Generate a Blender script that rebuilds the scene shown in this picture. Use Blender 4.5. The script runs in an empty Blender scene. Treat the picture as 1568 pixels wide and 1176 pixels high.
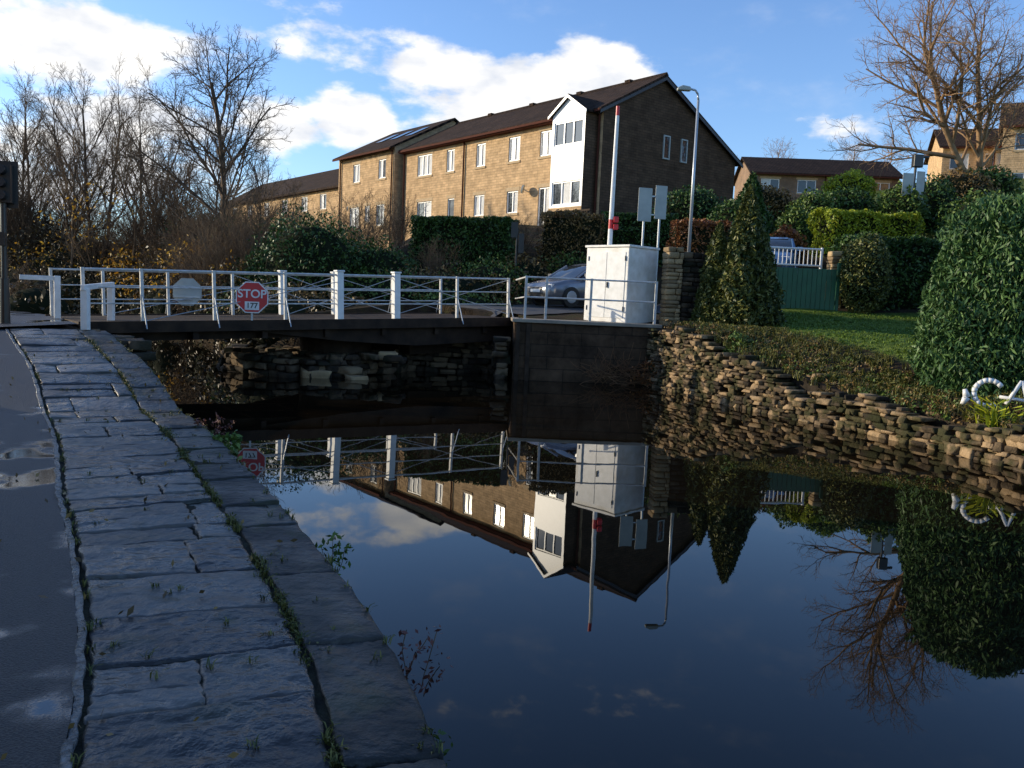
import bpy, math, random, bmesh
import numpy as np
from mathutils import Vector, Matrix, noise
rng=np.random.default_rng(7); random.seed(7)
D=bpy.data; S=bpy.context.scene; COL=S.collection
R=random.uniform

# ------------------------------------------------------------ mesh helpers
def link(o,parent=None):
    COL.objects.link(o)
    if parent: o.parent=parent
    return o
def empty(name,loc=(0,0,0),rot=(0,0,0)):
    o=D.objects.new(name,None); o.location=loc; o.rotation_euler=rot; o.empty_display_size=.2
    return link(o)
def fast(name,V,F,mat,parent=None,smooth=False):
    V=np.asarray(V,dtype=np.float32); F=np.asarray(F,dtype=np.int32)
    me=D.meshes.new(name); k=F.shape[1]
    me.vertices.add(len(V)); me.vertices.foreach_set('co',V.ravel())
    me.loops.add(F.size); me.loops.foreach_set('vertex_index',F.ravel())
    me.polygons.add(len(F)); me.polygons.foreach_set('loop_start',np.arange(0,F.size,k,dtype=np.int32))
    me.update(calc_edges=True); me.validate()
    if smooth: me.polygons.foreach_set('use_smooth',np.ones(len(me.polygons),dtype=bool))
    if mat: me.materials.append(mat)
    return link(D.objects.new(name,me),parent)
class B:
    def __init__(s): s.V=[]; s.F=[]
    def add(s,v,f):
        n=len(s.V); s.V+= [tuple(p) for p in v]; s.F+=[[i+n for i in q] for q in f]
    def box(s,x0,x1,y0,y1,z0,z1):
        s.add([(x0,y0,z0),(x1,y0,z0),(x1,y1,z0),(x0,y1,z0),(x0,y0,z1),(x1,y0,z1),(x1,y1,z1),(x0,y1,z1)],
          [(0,3,2,1),(4,5,6,7),(0,1,5,4),(1,2,6,5),(2,3,7,6),(3,0,4,7)])
    def cyl(s,p0,p1,r0,r1=None,n=10):
        r1=r0 if r1 is None else r1
        p0=Vector(p0);p1=Vector(p1);d=(p1-p0).normalized()
        a=d.orthogonal().normalized(); b=d.cross(a)
        v=[];f=[]
        for p,r in((p0,r0),(p1,r1)):
            for i in range(n):
                t=2*math.pi*i/n; v.append(p+a*r*math.cos(t)+b*r*math.sin(t))
        for i in range(n): f.append((i,(i+1)%n,n+(i+1)%n,n+i))
        f.append(tuple(range(n))[::-1]); f.append(tuple(range(n,2*n)))
        s.add(v,f)
    def extx(s,poly,x0,x1):
        n=len(poly); v=[(x0,y,z) for y,z in poly]+[(x1,y,z) for y,z in poly]
        f=[(i,(i+1)%n,n+(i+1)%n,n+i) for i in range(n)]+[tuple(range(n))[::-1],tuple(range(n,2*n))]
        s.add(v,f)
    def exty(s,poly,y0,y1):
        n=len(poly); v=[(x,y0,z) for x,z in poly]+[(x,y1,z) for x,z in poly]
        f=[(i,(i+1)%n,n+(i+1)%n,n+i) for i in range(n)]+[tuple(range(n))[::-1],tuple(range(n,2*n))]
        s.add(v,f)
    def obj(s,name,mat,parent=None,smooth=False,bevel=0):
        me=D.meshes.new(name); me.from_pydata(s.V,[],s.F); me.materials.append(mat)
        bm=bmesh.new(); bm.from_mesh(me); bmesh.ops.recalc_face_normals(bm,faces=bm.faces); bm.to_mesh(me); bm.free()
        if smooth:
            for p in me.polygons: p.use_smooth=True
        o=link(D.objects.new(name,me),parent)
        if bevel:
            m=o.modifiers.new('Bevel','BEVEL'); m.width=bevel; m.segments=2; m.limit_method='ANGLE'
        return o

# ------------------------------------------------------------ materials
def newmat(name):
    m=D.materials.new(name); m.use_nodes=True; nt=m.node_tree
    return m,nt,nt.nodes['Principled BSDF']
def M(name,c1,c2=None,rough=.7,scale=3,bump=0,bscale=20,island=0,metal=0,spec=.5,detail=4,r2=None,c3=None,moss=None,mscale=1.6,mlo=.5,bdist=.02,rlo=.4,rhi=.6):
    m,nt,p=newmat(name); N=nt.nodes; L=nt.links
    c2=c2 or c1
    g=N.new('ShaderNodeNewGeometry')
    n=N.new('ShaderNodeTexNoise'); n.inputs['Scale'].default_value=scale; n.inputs['Detail'].default_value=detail
    L.new(g.outputs['Position'],n.inputs['Vector'])
    r=N.new('ShaderNodeValToRGB'); e=r.color_ramp.elements
    e[0].position=.3; e[1].position=.7
    e[0].color=(*c1,1); e[1].color=(*c2,1)
    if c3:
        q=e.new(.5); q.color=(*c3,1)
    fac=n.outputs['Fac']
    if island:
        mx=N.new('ShaderNodeMix'); mx.inputs[0].default_value=island
        L.new(n.outputs['Fac'],mx.inputs[2]); L.new(g.outputs['Random Per Island'],mx.inputs[3]); fac=mx.outputs[0]
    L.new(fac,r.inputs[0]); col=r.outputs[0]
    if moss:
        nm=N.new('ShaderNodeTexNoise'); nm.inputs['Scale'].default_value=mscale; nm.inputs['Detail'].default_value=6; L.new(g.outputs['Position'],nm.inputs['Vector'])
        mm=N.new('ShaderNodeMapRange'); mm.inputs[1].default_value=mlo; mm.inputs[2].default_value=mlo+.12; mm.inputs[4].default_value=.85; L.new(nm.outputs['Fac'],mm.inputs[0])
        mc=N.new('ShaderNodeMix'); mc.data_type='RGBA'; L.new(mm.outputs[0],mc.inputs[0]); L.new(col,mc.inputs[6]); mc.inputs[7].default_value=(*moss,1); col=mc.outputs[2]
    L.new(col,p.inputs['Base Color'])
    p.inputs['Roughness'].default_value=rough; p.inputs['Metallic'].default_value=metal
    p.inputs['Specular IOR Level'].default_value=spec
    if r2 is not None:
        mr=N.new('ShaderNodeMapRange'); mr.inputs[1].default_value=rlo; mr.inputs[2].default_value=rhi
        mr.inputs[3].default_value=rough; mr.inputs[4].default_value=r2
        n3=N.new('ShaderNodeTexNoise'); n3.inputs['Scale'].default_value=scale*.6; L.new(g.outputs['Position'],n3.inputs['Vector'])
        L.new(n3.outputs['Fac'],mr.inputs[0]); L.new(mr.outputs[0],p.inputs['Roughness'])
    if bump:
        n2=N.new('ShaderNodeTexNoise'); n2.inputs['Scale'].default_value=bscale; n2.inputs['Detail'].default_value=6
        L.new(g.outputs['Position'],n2.inputs['Vector'])
        b=N.new('ShaderNodeBump'); b.inputs['Strength'].default_value=min(1,bump); b.inputs['Distance'].default_value=bdist
        L.new(n2.outputs['Fac'],b.inputs['Height']); L.new(b.outputs[0],p.inputs['Normal'])
    return m
def leafmat(name,c1,c2,rough=.5,scale=1.2,trans=0):
    m=M(name,c1,c2,rough,scale,island=.6,spec=.3,detail=1)
    if trans:
        nt=m.node_tree; p=nt.nodes['Principled BSDF']; out=nt.nodes['Material Output']
        t=nt.nodes.new('ShaderNodeBsdfTranslucent'); mx=nt.nodes.new('ShaderNodeMixShader'); mx.inputs[0].default_value=trans
        src=p.inputs['Base Color'].links[0].from_socket
        nt.links.new(src,t.inputs[0]); nt.links.new(p.outputs[0],mx.inputs[1]); nt.links.new(t.outputs[0],mx.inputs[2]); nt.links.new(mx.outputs[0],out.inputs[0])
    return m
def brickmat(name,c1,c2,cm,bw=.36,rh=.13,ms=.012,rough=.85,roof=False,bump=.5,spec=.3,lo=.68,hi=1.2,nsc=1.1):
    m,nt,p=newmat(name); N=nt.nodes; L=nt.links
    tc=N.new('ShaderNodeTexCoord'); sx=N.new('ShaderNodeSeparateXYZ'); L.new(tc.outputs['Object'],sx.inputs[0])
    ad=N.new('ShaderNodeMath'); ad.operation='ADD'; L.new(sx.outputs[0],ad.inputs[0])
    cb=N.new('ShaderNodeCombineXYZ'); 
    if roof: ad.inputs[1].default_value=0; L.new(sx.outputs[1],cb.inputs[1])
    else: L.new(sx.outputs[1],ad.inputs[1]); L.new(sx.outputs[2],cb.inputs[1])
    L.new(ad.outputs[0],cb.inputs[0])
    b=N.new('ShaderNodeTexBrick'); b.inputs['Scale'].default_value=1; b.inputs['Brick Width'].default_value=bw; b.inputs['Row Height'].default_value=rh
    b.inputs['Mortar Size'].default_value=ms; b.inputs['Color1'].default_value=(*c1,1); b.inputs['Color2'].default_value=(*c2,1); b.inputs['Mortar'].default_value=(*cm,1)
    b.inputs['Bias'].default_value=-.1
    L.new(cb.outputs[0],b.inputs['Vector'])
    n=N.new('ShaderNodeTexNoise'); n.inputs['Scale'].default_value=nsc; n.inputs['Detail'].default_value=7; n.inputs['Roughness'].default_value=.65; L.new(tc.outputs['Object'],n.inputs['Vector'])
    mr=N.new('ShaderNodeMapRange'); mr.inputs[1].default_value=.3; mr.inputs[2].default_value=.7; mr.inputs[3].default_value=lo; mr.inputs[4].default_value=hi
    L.new(n.outputs['Fac'],mr.inputs[0])
    mx=N.new('ShaderNodeMix'); mx.data_type='RGBA'; mx.blend_type='MULTIPLY'; mx.inputs[0].default_value=1
    L.new(b.outputs['Color'],mx.inputs[6]); L.new(mr.outputs[0],mx.inputs[7]); L.new(mx.outputs[2],p.inputs['Base Color'])
    n2=N.new('ShaderNodeTexNoise'); n2.inputs['Scale'].default_value=14; n2.inputs['Detail'].default_value=4; L.new(tc.outputs['Object'],n2.inputs['Vector'])
    s=N.new('ShaderNodeMath'); s.operation='SUBTRACT'; L.new(n2.outputs['Fac'],s.inputs[0]); L.new(b.outputs['Fac'],s.inputs[1])
    bp=N.new('ShaderNodeBump'); bp.inputs['Strength'].default_value=bump; bp.inputs['Distance'].default_value=.025
    L.new(s.outputs[0],bp.inputs['Height']); L.new(bp.outputs[0],p.inputs['Normal'])
    p.inputs['Roughness'].default_value=rough; p.inputs['Specular IOR Level'].default_value=spec
    return m
m_white=M('white_paint',(.82,.81,.78),(.68,.67,.63),.4,6,bump=.05)
m_whiteold=M('weathered_white_paint',(.86,.84,.79),(.68,.64,.56),.45,5,bump=.1)
m_upvc=M('white_upvc',(.86,.85,.83),(.8,.8,.78),.35)
m_glass=M('window_glass',(.02,.025,.03),(.04,.045,.05),.03,spec=.9)
m_curtain=M('net_curtain_glass',(.72,.70,.65),(.55,.53,.49),.12,spec=.6,scale=2)
m_black=M('black_paint',(.012,.012,.013),(.02,.02,.02),.35)
m_stone=brickmat('coursed_stone',(.64,.43,.235),(.50,.335,.18),(.46,.315,.185),bw=.42,rh=.15,ms=.008,rough=.95,spec=.1,lo=.68,hi=1.25,bump=.8,nsc=1.8)
m_stoned=brickmat('shaded_side_stone',(.13,.08,.05),(.09,.058,.037),(.065,.045,.03),rough=.95,spec=.1,nsc=1.6)  # darker house stone; shade of gable and bay side put into the colour
m_roof=brickmat('roof_tiles',(.065,.04,.028),(.042,.027,.02),(.014,.011,.008),.3,.28,.02,.95,True,.6,spec=.1)
m_brick=brickmat('brown_brick',(.32,.19,.11),(.25,.15,.085),(.2,.16,.12),.23,.08)
m_lintel=M('stone_lintel',(.56,.41,.25),(.45,.33,.19),.9,6,spec=.15)
m_brownpipe=M('brown_plastic',(.10,.03,.018),(.07,.025,.016),.85,spec=.12)
m_rubble=M('rubble_stone',(.035,.027,.019),(.36,.25,.14),.92,5,bump=1,bscale=26,island=.5,c3=(.15,.107,.064),moss=(.035,.038,.015),mscale=2.8,mlo=.45,spec=.15)
m_rubmid=M('pier_rubble_stone',(.025,.019,.013),(.17,.12,.07),.85,5,bump=1,bscale=26,island=.5,c3=(.07,.05,.032),moss=(.022,.023,.011),mscale=2.2,mlo=.5,spec=.2)
m_gatest=M('sandstone_block',(.22,.155,.085),(.45,.32,.17),.9,5,bump=.9,bscale=26,island=.5,spec=.2)
m_rubdark=M('mossy_wet_stone',(.022,.017,.012),(.09,.065,.04),.75,4,bump=.8,bscale=20,island=.5,moss=(.022,.022,.011),spec=.3)
m_mortar=M('wall_core_soil',(.018,.014,.01),(.04,.03,.02),.95,6,bump=.7,spec=.2)
m_jsoil=M('path_joint_soil',(.014,.013,.010),(.04,.04,.022),.9,9,bump=.8,bscale=60,spec=.2)
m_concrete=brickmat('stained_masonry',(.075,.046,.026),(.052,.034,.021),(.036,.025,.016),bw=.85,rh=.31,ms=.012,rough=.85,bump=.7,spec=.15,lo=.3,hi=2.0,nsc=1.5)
m_copedge=M('concrete_coping',(.36,.3,.22),(.24,.2,.15),.8,4,bump=.3)
m_flag=M('wet_flagstone',(.024,.022,.021),(.125,.112,.096),.4,3.0,bump=1,bscale=9,island=.5,r2=.2,detail=7,bdist=.035,moss=(.028,.029,.016),mscale=3,mlo=.55,spec=.4)
m_coping=M('dark_mossy_coping',(.014,.013,.010),(.045,.041,.032),.6,4,bump=1,bscale=12,island=.3,r2=.35,bdist=.03,moss=(.03,.033,.011),mscale=2.5,mlo=.53,spec=.35)
m_kerb=M('wet_kerb_glint',(.04,.04,.038),(.26,.25,.23),.25,22,bump=1,bscale=55,detail=7)  # pale flecks put the wet highlight into the kerb colour
m_road=M('road_asphalt',(.045,.045,.046),(.06,.06,.06),.8,2,bump=.4,bscale=80)
m_timber=M('dark_timber',(.032,.021,.013),(.07,.047,.03),.8,5,bump=.4,spec=.2)
m_steel=M('dark_bridge_steel',(.018,.012,.009),(.05,.032,.02),.8,3,bump=.3,spec=.2)
m_rail=M('galvanised_white_rail',(.64,.63,.6),(.4,.39,.36),.45,7)
m_red=M('red_sign',(.6,.02,.025),(.5,.02,.025),.35)
m_grey=M('sign_back_grey',(.44,.46,.42),(.34,.36,.33),.5)
m_galv=M('galvanised_steel',(.5,.52,.53),(.4,.42,.43),.35,metal=.4)
m_greengate=M('green_painted_boards',(.012,.085,.035),(.018,.12,.05),.5,3)
m_bark=M('bark',(.065,.045,.028),(.15,.105,.07),.9,3,spec=.15,detail=1)
m_twig=M('brown_twigs',(.085,.055,.034),(.2,.14,.085),.9,.5,spec=.15,island=.3,detail=1)
m_barkl=M('pale_bark',(.25,.15,.08),(.38,.25,.14),.9,3,spec=.15,detail=1)
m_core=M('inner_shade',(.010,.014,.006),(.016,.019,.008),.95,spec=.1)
m_lf_dark=leafmat('dark_hedge_leaf',(.020,.048,.010),(.07,.13,.025))
m_lf_mid=leafmat('green_leaf',(.045,.085,.014),(.13,.19,.035))
m_lf_cyp=leafmat('cypress_leaf',(.02,.06,.014),(.10,.18,.05))
m_lf_con=leafmat('golden_conifer_leaf',(.03,.05,.013),(.16,.16,.035))
m_lf_yel=leafmat('yellow_green_hedge_leaf',(.16,.22,.015),(.44,.46,.03),trans=.2)
m_lf_rus=leafmat('russet_leaf',(.14,.045,.015),(.32,.13,.035))
m_lf_brn=leafmat('brown_hedge_leaf',(.08,.05,.018),(.26,.16,.05))
m_lf_scrub=leafmat('dark_scrub_leaf',(.03,.022,.01),(.14,.09,.03))
m_lf_gold=leafmat('golden_autumn_leaf',(.35,.17,.02),(.6,.36,.04),trans=.3)
m_grass=leafmat('grass_blade',(.05,.065,.013),(.19,.17,.04))
m_redweed=leafmat('red_weed',(.09,.03,.025),(.16,.06,.04))
# wet tarmac with standing water in the hollows
m_asph,nt,p=newmat('wet_asphalt'); N=nt.nodes; L=nt.links
geo=N.new('ShaderNodeNewGeometry')
na=N.new('ShaderNodeTexNoise'); na.inputs['Scale'].default_value=1.15; na.inputs['Detail'].default_value=5; na.inputs['Roughness'].default_value=.45; L.new(geo.outputs['Position'],na.inputs['Vector'])
mk=N.new('ShaderNodeMapRange'); mk.interpolation_type='SMOOTHSTEP'; mk.inputs[1].default_value=.535; mk.inputs[2].default_value=.60; L.new(na.outputs['Fac'],mk.inputs[0])
rr=N.new('ShaderNodeMapRange'); rr.inputs[3].default_value=.5; rr.inputs[4].default_value=.05; L.new(mk.outputs[0],rr.inputs[0]); L.new(rr.outputs[0],p.inputs['Roughness'])
nb=N.new('ShaderNodeTexNoise'); nb.inputs['Scale'].default_value=95; nb.inputs['Detail'].default_value=3; L.new(geo.outputs['Position'],nb.inputs['Vector'])
cr=N.new('ShaderNodeValToRGB'); cr.color_ramp.elements[0].position=.35; cr.color_ramp.elements[0].color=(.012,.0115,.011,1); cr.color_ramp.elements[1].position=.7; cr.color_ramp.elements[1].color=(.05,.048,.045,1); L.new(nb.outputs['Fac'],cr.inputs[0]); L.new(cr.outputs[0],p.inputs['Base Color'])
bs_=N.new('ShaderNodeMapRange'); bs_.inputs[3].default_value=1; bs_.inputs[4].default_value=.02; L.new(mk.outputs[0],bs_.inputs[0])
bp=N.new('ShaderNodeBump'); bp.inputs['Distance'].default_value=.012; L.new(bs_.outputs[0],bp.inputs['Strength']); L.new(nb.outputs['Fac'],bp.inputs['Height']); L.new(bp.outputs[0],p.inputs['Normal'])

# ------------------------------------------------------------ canal plan and terrain
Lb=[(4.6,-16),(0.75,0),(-.157,2.86),(-.58,4.11),(-1.474,5.98),(-3.32,9.51),(-5.55,13.2),(-8.1,16.6),(-9.2,17.9),(-10.3,19.5),(-13,23.5),(-19,29),(-30,35),(-60,44)]
Rb=[(11,-16),(9,0),(7.9,8),(7.2,11.7),(6.75,13.2),(6.05,15.1),(4.96,17.5),(4.2,20),(3.65,21.6),(0,21.45),(-.15,23),(-1,23.3),(-3,22.8),(-4,20.9),(-5.05,19.9),(-6.2,20.3),(-7,21.6),(-7.3,23.5),(-9.5,28),(-13.5,34),(-20,39),(-34,46),(-60,58)]
poly=np.array(Lb+Rb[::-1],dtype=float)
def segdist(x,y,P):
    d=np.full(x.shape,1e9)
    for (ax,ay),(bx,by) in zip(P[:-1],P[1:]):
        vx,vy=bx-ax,by-ay; t=np.clip(((x-ax)*vx+(y-ay)*vy)/(vx*vx+vy*vy),0,1)
        d=np.minimum(d,np.hypot(x-ax-t*vx,y-ay-t*vy))
    return d
def inside(x,y):
    c=np.zeros(x.shape,bool); n=len(poly); j=n-1
    for i in range(n):
        xi,yi=poly[i]; xj,yj=poly[j]
        if yi!=yj:
            c^=((yi>y)!=(yj>y))&(x<(xj-xi)*(y-yi)/(yj-yi)+xi)
        j=i
    return c
def sm(t): t=np.clip(t,0,1); return t*t*(3-2*t)
def lbase(y): return np.interp(y,[-50,11.5,15.8,17.5,22,40,200],[.30,.30,1.05,1.12,1.0,1.2,2.5])
def wtop(y): return np.interp(y,[-20,11,15.7,17,18.5,19.6,22],[.46,.48,.66,.95,1.26,1.5,1.55])
def height(x,y):
    x=np.asarray(x,float); y=np.asarray(y,float)
    ins=inside(x,y); dl=segdist(x,y,Lb); dr=segdist(x,y,Rb); d=np.minimum(dl,dr)
    left=dl<dr
    zr=np.interp(y,[-20,8,14,18,21,25,29,33,36,42,60,75,110,300],[.9,1.05,1.35,1.5,1.62,2.1,2.9,4.1,4.9,6.0,8.3,9.8,13,16])
    zm=np.interp(y,[20,22,25,30,31,34.5,42,60,110,300],[1.5,1.52,1.72,1.9,2.3,4.2,5.7,6.3,8,14])
    zl=np.interp(y,[20,26,34,42,60,110,300],[.6,.9,1.4,2.2,4,6,12])
    a=sm((x-4.5)/3); b=sm((-x-3)/7)
    z=zm*(1-a)+zr*a; z=z*(1-b)+zl*b
    z=z+np.clip(x-12,0,50)*.16*sm((y-30)/15)
    w=wtop(y); zn=w+(np.maximum(z,w)-w)*sm(d/3.2)
    zr_=np.where(y<21,zn,z)
    nat=(y>23.4)&(x<-.5)
    zr_=np.where(nat,z*sm(.15+d/2.2),zr_)
    zr_=np.where((y<23.6)&(x<-.1),np.minimum(zr_,.42),zr_)
    zl_=lbase(y); zl_=np.where(y>18.5,zl_*sm(.3+d/2),zl_)
    out=np.where(left,zl_,zr_)
    q=x*.789+(y-23.2)*.615; ww=-x*.615+(y-23.2)*.789
    out=np.where((q>-10.6)&(q<-.1)&(ww>-.5)&(ww<3.9),np.minimum(out,.6),out)
    out=out+.03*np.sin(x*1.7+y)*np.sin(y*1.3)*(~left)*(d>1)
    return np.where(ins|(d<.22),np.where(ins,-1.0,np.where(d<.12,-.8,out)),out),d,left,ins
def H(x,y): return float(height(np.array([x]),np.array([y]))[0][0])
def axis(lo,hi,c0,c1,st):
    a=list(np.arange(c0,c1,st)); s=st; v=c1
    while v<hi: a.append(v); s*=1.13; v+=s
    a.append(hi); s=st; v=c0; b=[]
    while v>lo: s*=1.13; v-=s; b.append(max(v,lo))
    return np.array(b[::-1]+a)
xs=axis(-500,500,-12,14,.22); ys=axis(-60,700,-1,31,.22)
X,Y=np.meshgrid(xs,ys); Z,DD,LF,INS=height(X,Y)
nx,ny=len(xs),len(ys)
idx=np.arange(nx*ny).reshape(ny,nx)
F=np.stack([idx[:-1,:-1],idx[:-1,1:],idx[1:,1:],idx[1:,:-1]],-1).reshape(-1,4)
m_ground,nt,p=newmat('ground_grass_and_soil'); N=nt.nodes; L=nt.links
at=N.new('ShaderNodeAttribute'); at.attribute_name='lawn'
geo=N.new('ShaderNodeNewGeometry')
n1=N.new('ShaderNodeTexNoise'); n1.inputs['Scale'].default_value=1.7; n1.inputs['Detail'].default_value=7; L.new(geo.outputs['Position'],n1.inputs['Vector'])
def ramp(cs):
    r=N.new('ShaderNodeValToRGB'); e=r.color_ramp.elements
    e[0].position=cs[0][0]; e[0].color=(*cs[0][1],1); e[1].position=cs[-1][0]; e[1].color=(*cs[-1][1],1)
    for pp,c in cs[1:-1]: q=e.new(pp); q.color=(*c,1)
    return r
ra=ramp([(.35,(.025,.017,.010)),(.5,(.05,.034,.018)),(.65,(.038,.04,.014))]); rb=ramp([(.35,(.06,.11,.015)),(.65,(.16,.21,.035))])
L.new(n1.outputs['Fac'],ra.inputs[0]); L.new(n1.outputs['Fac'],rb.inputs[0])
mx=N.new('ShaderNodeMix'); mx.data_type='RGBA'; L.new(at.outputs['Fac'],mx.inputs[0]); L.new(ra.outputs[0],mx.inputs[6]); L.new(rb.outputs[0],mx.inputs[7]); L.new(mx.outputs[2],p.inputs['Base Color'])
n2=N.new('ShaderNodeTexNoise'); n2.inputs['Scale'].default_value=28; n2.inputs['Detail'].default_value=5; L.new(geo.outputs['Position'],n2.inputs['Vector'])
bp=N.new('ShaderNodeBump'); bp.inputs['Strength'].default_value=1; bp.inputs['Distance'].default_value=.06; L.new(n2.outputs['Fac'],bp.inputs['Height']); L.new(bp.outputs[0],p.inputs['Normal']); p.inputs['Roughness'].default_value=.95; p.inputs['Specular IOR Level'].default_value=.15
g=fast('ground',np.stack([X.ravel(),Y.ravel(),Z.ravel()],-1),F,m_ground,smooth=True)
lawn=((DD>1.9)&(~LF)&(X>5.2)&(Y<25)&(Y>4)).astype(np.float32)+((Y>35)&(X>6)).astype(np.float32)*.6
a=g.data.attributes.new('lawn','FLOAT','POINT'); a.data.foreach_set('value',lawn.ravel().astype(np.float32))

m_w,nt,p=newmat('canal_water'); N=nt.nodes; L=nt.links
p.inputs['Base Color'].default_value=(.008,.0055,.003,1); p.inputs['Roughness'].default_value=.01; p.inputs['IOR'].default_value=1.33
geo=N.new('ShaderNodeNewGeometry'); mp=N.new('ShaderNodeMapping'); mp.inputs['Scale'].default_value=(1,.5,1); L.new(geo.outputs['Position'],mp.inputs[0])
n1=N.new('ShaderNodeTexNoise'); n1.inputs['Scale'].default_value=1.2; n1.inputs['Detail'].default_value=3; L.new(mp.outputs[0],n1.inputs['Vector'])
bp=N.new('ShaderNodeBump'); bp.inputs['Strength'].default_value=.06; bp.inputs['Distance'].default_value=.02; L.new(n1.outputs['Fac'],bp.inputs['Height']); L.new(bp.outputs[0],p.inputs['Normal'])
b=B(); b.add([(-90,-20,0),(30,-20,0),(30,70,0),(-90,70,0)],[(0,1,2,3)]); b.obj('canal_water',m_w)

# ------------------------------------------------------------ stone helpers
bm=bmesh.new(); bmesh.ops.create_cube(bm,size=2); bmesh.ops.subdivide_edges(bm,edges=bm.edges[:],cuts=3,use_grid_fill=True)
TV=np.array([v.co[:] for v in bm.verts]); bm.verts.ensure_lookup_table(); TF=np.array([[v.index for v in f.verts] for f in bm.faces]); bm.free()
TV=np.sign(TV)*np.where(np.abs(TV)>.9,1,np.where(np.abs(TV)>.3,.78,0))
TW=np.stack([((1+sx_*TV[:,0])/2)*((1+sy_*TV[:,1])/2)*((1+sz_*TV[:,2])/2) for sx_ in(-1,1) for sy_ in(-1,1) for sz_ in(-1,1)],-1)
TV=TV/((np.abs(TV)**9).sum(1)**(1/9))[:,None]
def stones(name,items,mat,parent=None,jit=.04,cj=.25):
    VV=[];FF=[]
    for k,(c,sz,ang) in enumerate(items):
        v=TV+TW@rng.uniform(-cj,cj,(8,3))
        v=v*(1+rng.normal(0,jit,(len(TV),1)))*np.array(sz)/2
        ca,sa=math.cos(ang),math.sin(ang)
        v=np.stack([v[:,0]*ca-v[:,1]*sa,v[:,0]*sa+v[:,1]*ca,v[:,2]],-1)+np.array(c)
        VV.append(v); FF.append(TF+k*len(TV))
    return fast(name,np.concatenate(VV),np.concatenate(FF),mat,parent)
def rubble(pts,zt,z0,side,depth=.3,ch=(.10,.2),ln=(.16,.5),rough=.05,gap=.0):
    pts=[Vector(p) for p in pts]; items=[]
    S_=[0]
    for a_,b_ in zip(pts[:-1],pts[1:]): S_.append(S_[-1]+(b_-a_).length)
    def at_(s):
        for i in range(len(pts)-1):
            if s<=S_[i+1] or i==len(pts)-2:
                t=(s-S_[i])/(S_[i+1]-S_[i]); d=(pts[i+1]-pts[i]).normalized()
                return pts[i]+(pts[i+1]-pts[i])*t,d
    z=z0
    while z<3.6:
        h=R(*ch); s=-R(0,.3); 
        while s<S_[-1]:
            l=R(*ln)*(.6 if random.random()<.3 else 1); sc=min(max(s+l/2,0),S_[-1]); p_,d=at_(sc)
            n=Vector((-d.y,d.x))*side
            top=zt(p_)
            if z+h*.6<top and random.random()>gap:
                o=p_+n*(R(-rough,rough)-depth/2); dz=.035*math.sin(s*1.7+z*2)
                big=1.7 if random.random()<.1 else 1
                items.append(((o.x,o.y,z+h/2+dz+R(-.012,.012)),(l*.98,depth+R(-.05,.1),h*R(.8,1.12)*big),math.atan2(d.y,d.x)+R(-.08,.08)))
            s+=l
        z+=h
        if z>max(zt(q) for q in pts): break
    return items
def RX(y): return float(np.interp(y,[a[1] for a in Rb[:9]],[a[0] for a in Rb[:9]]))
wl=[(9,0),(7.9,8),(7.2,11.7),(6.75,13.2),(6.05,15.1),(4.96,17.5),(4.2,20),(3.7,21.5)]
it=rubble(wl,lambda q:float(wtop(q.y))-.04+.10*math.sin(q.y*2.3)+R(-.16,.06),-.2,-1,.32,(.05,.11),(.11,.36),.02,.03)
for i in range(170):
    y=R(9.5,21); x=RX(y)+R(.05,1.2)
    s=R(.12,.34); it.append(((x,y,max(H(x,y),wtop(y))+R(-.08,.01)),(s,s*R(.5,.9),s*R(.2,.5)),R(0,3)))
for i in range(80):
    y=R(12.5,20.8); x=RX(y)-R(-.05,.2); s=R(.1,.32); it.append(((x,y,R(-.05,.18)),(s,s*.7,s*.45),R(0,3)))
rw=stones('canal_retaining_wall',it,m_rubble)
b=B()
for (p0,p1) in zip(wl[:-1],wl[1:]):
    z0,z1=wtop(p0[1])-.08,wtop(p1[1])-.08; o=.06; w=.75
    b.add([(p0[0]+o,p0[1],-.9),(p1[0]+o,p1[1],-.9),(p1[0]+o,p1[1],z1),(p0[0]+o,p0[1],z0),(p1[0]+w,p1[1],z1),(p0[0]+w,p0[1],z0)],[(0,1,2,3),(3,2,4,5)])
b.obj('wall_core',m_mortar,rw)
pr=[(-3.2,22.5),(-3.7,21.3),(-4.2,20.6),(-5.05,20.0),(-6.0,20.2),(-6.7,20.9),(-7.1,21.8),(-7.3,23.4)]
it=rubble(pr,lambda q:.46+R(-.08,.06),-.2,-1,.4,(.1,.18),(.22,.6))
for i in range(90):
    t=R(0,1); x=-7+4.2*t; y=R(20.3,22.8); s=R(.15,.42)
    it.append(((x,y,.43+R(-.03,.07)),(s,s*.7,s*.4),R(0,3)))
pier=stones('bridge_pivot_pier',it,m_rubmid)
stones('fallen_coping_stones',[((-4.6,19.9,.08),(.6,.4,.25),.25),((-4.0,20.3,.18),(.7,.4,.22),-.7),((-3.6,19.95,-.02),(.5,.4,.2),.5),((-3.1,21.0,.5),(.45,.35,.2),.2),((-7.0,21.2,.35),(.35,.35,.35),.2)],m_gatest,pier,.05,.35)
b=B(); b.add([(x*.985-.07,y+.25,-.5) for x,y in pr]+[(x*.985-.07,y+.25,.38) for x,y in pr]+[(-3,24,.38),(-7.2,24,.38)],
   [(i,i+1,9+i,8+i) for i in range(7)]+[tuple(range(8,16))+(17,16)]); b.obj('pier_core',m_mortar,pier)
it=rubble([(-.15,21.6),(-.2,23.1),(-1,23.4),(-3.1,22.9)],lambda q:1.0,-.25,-1,.3,(.1,.2),(.2,.5))
stones('bridge_abutment_wall',it,m_rubmid)
ab=empty('bridge_abutment',(0,21.45,0),(0,0,.035))
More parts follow.
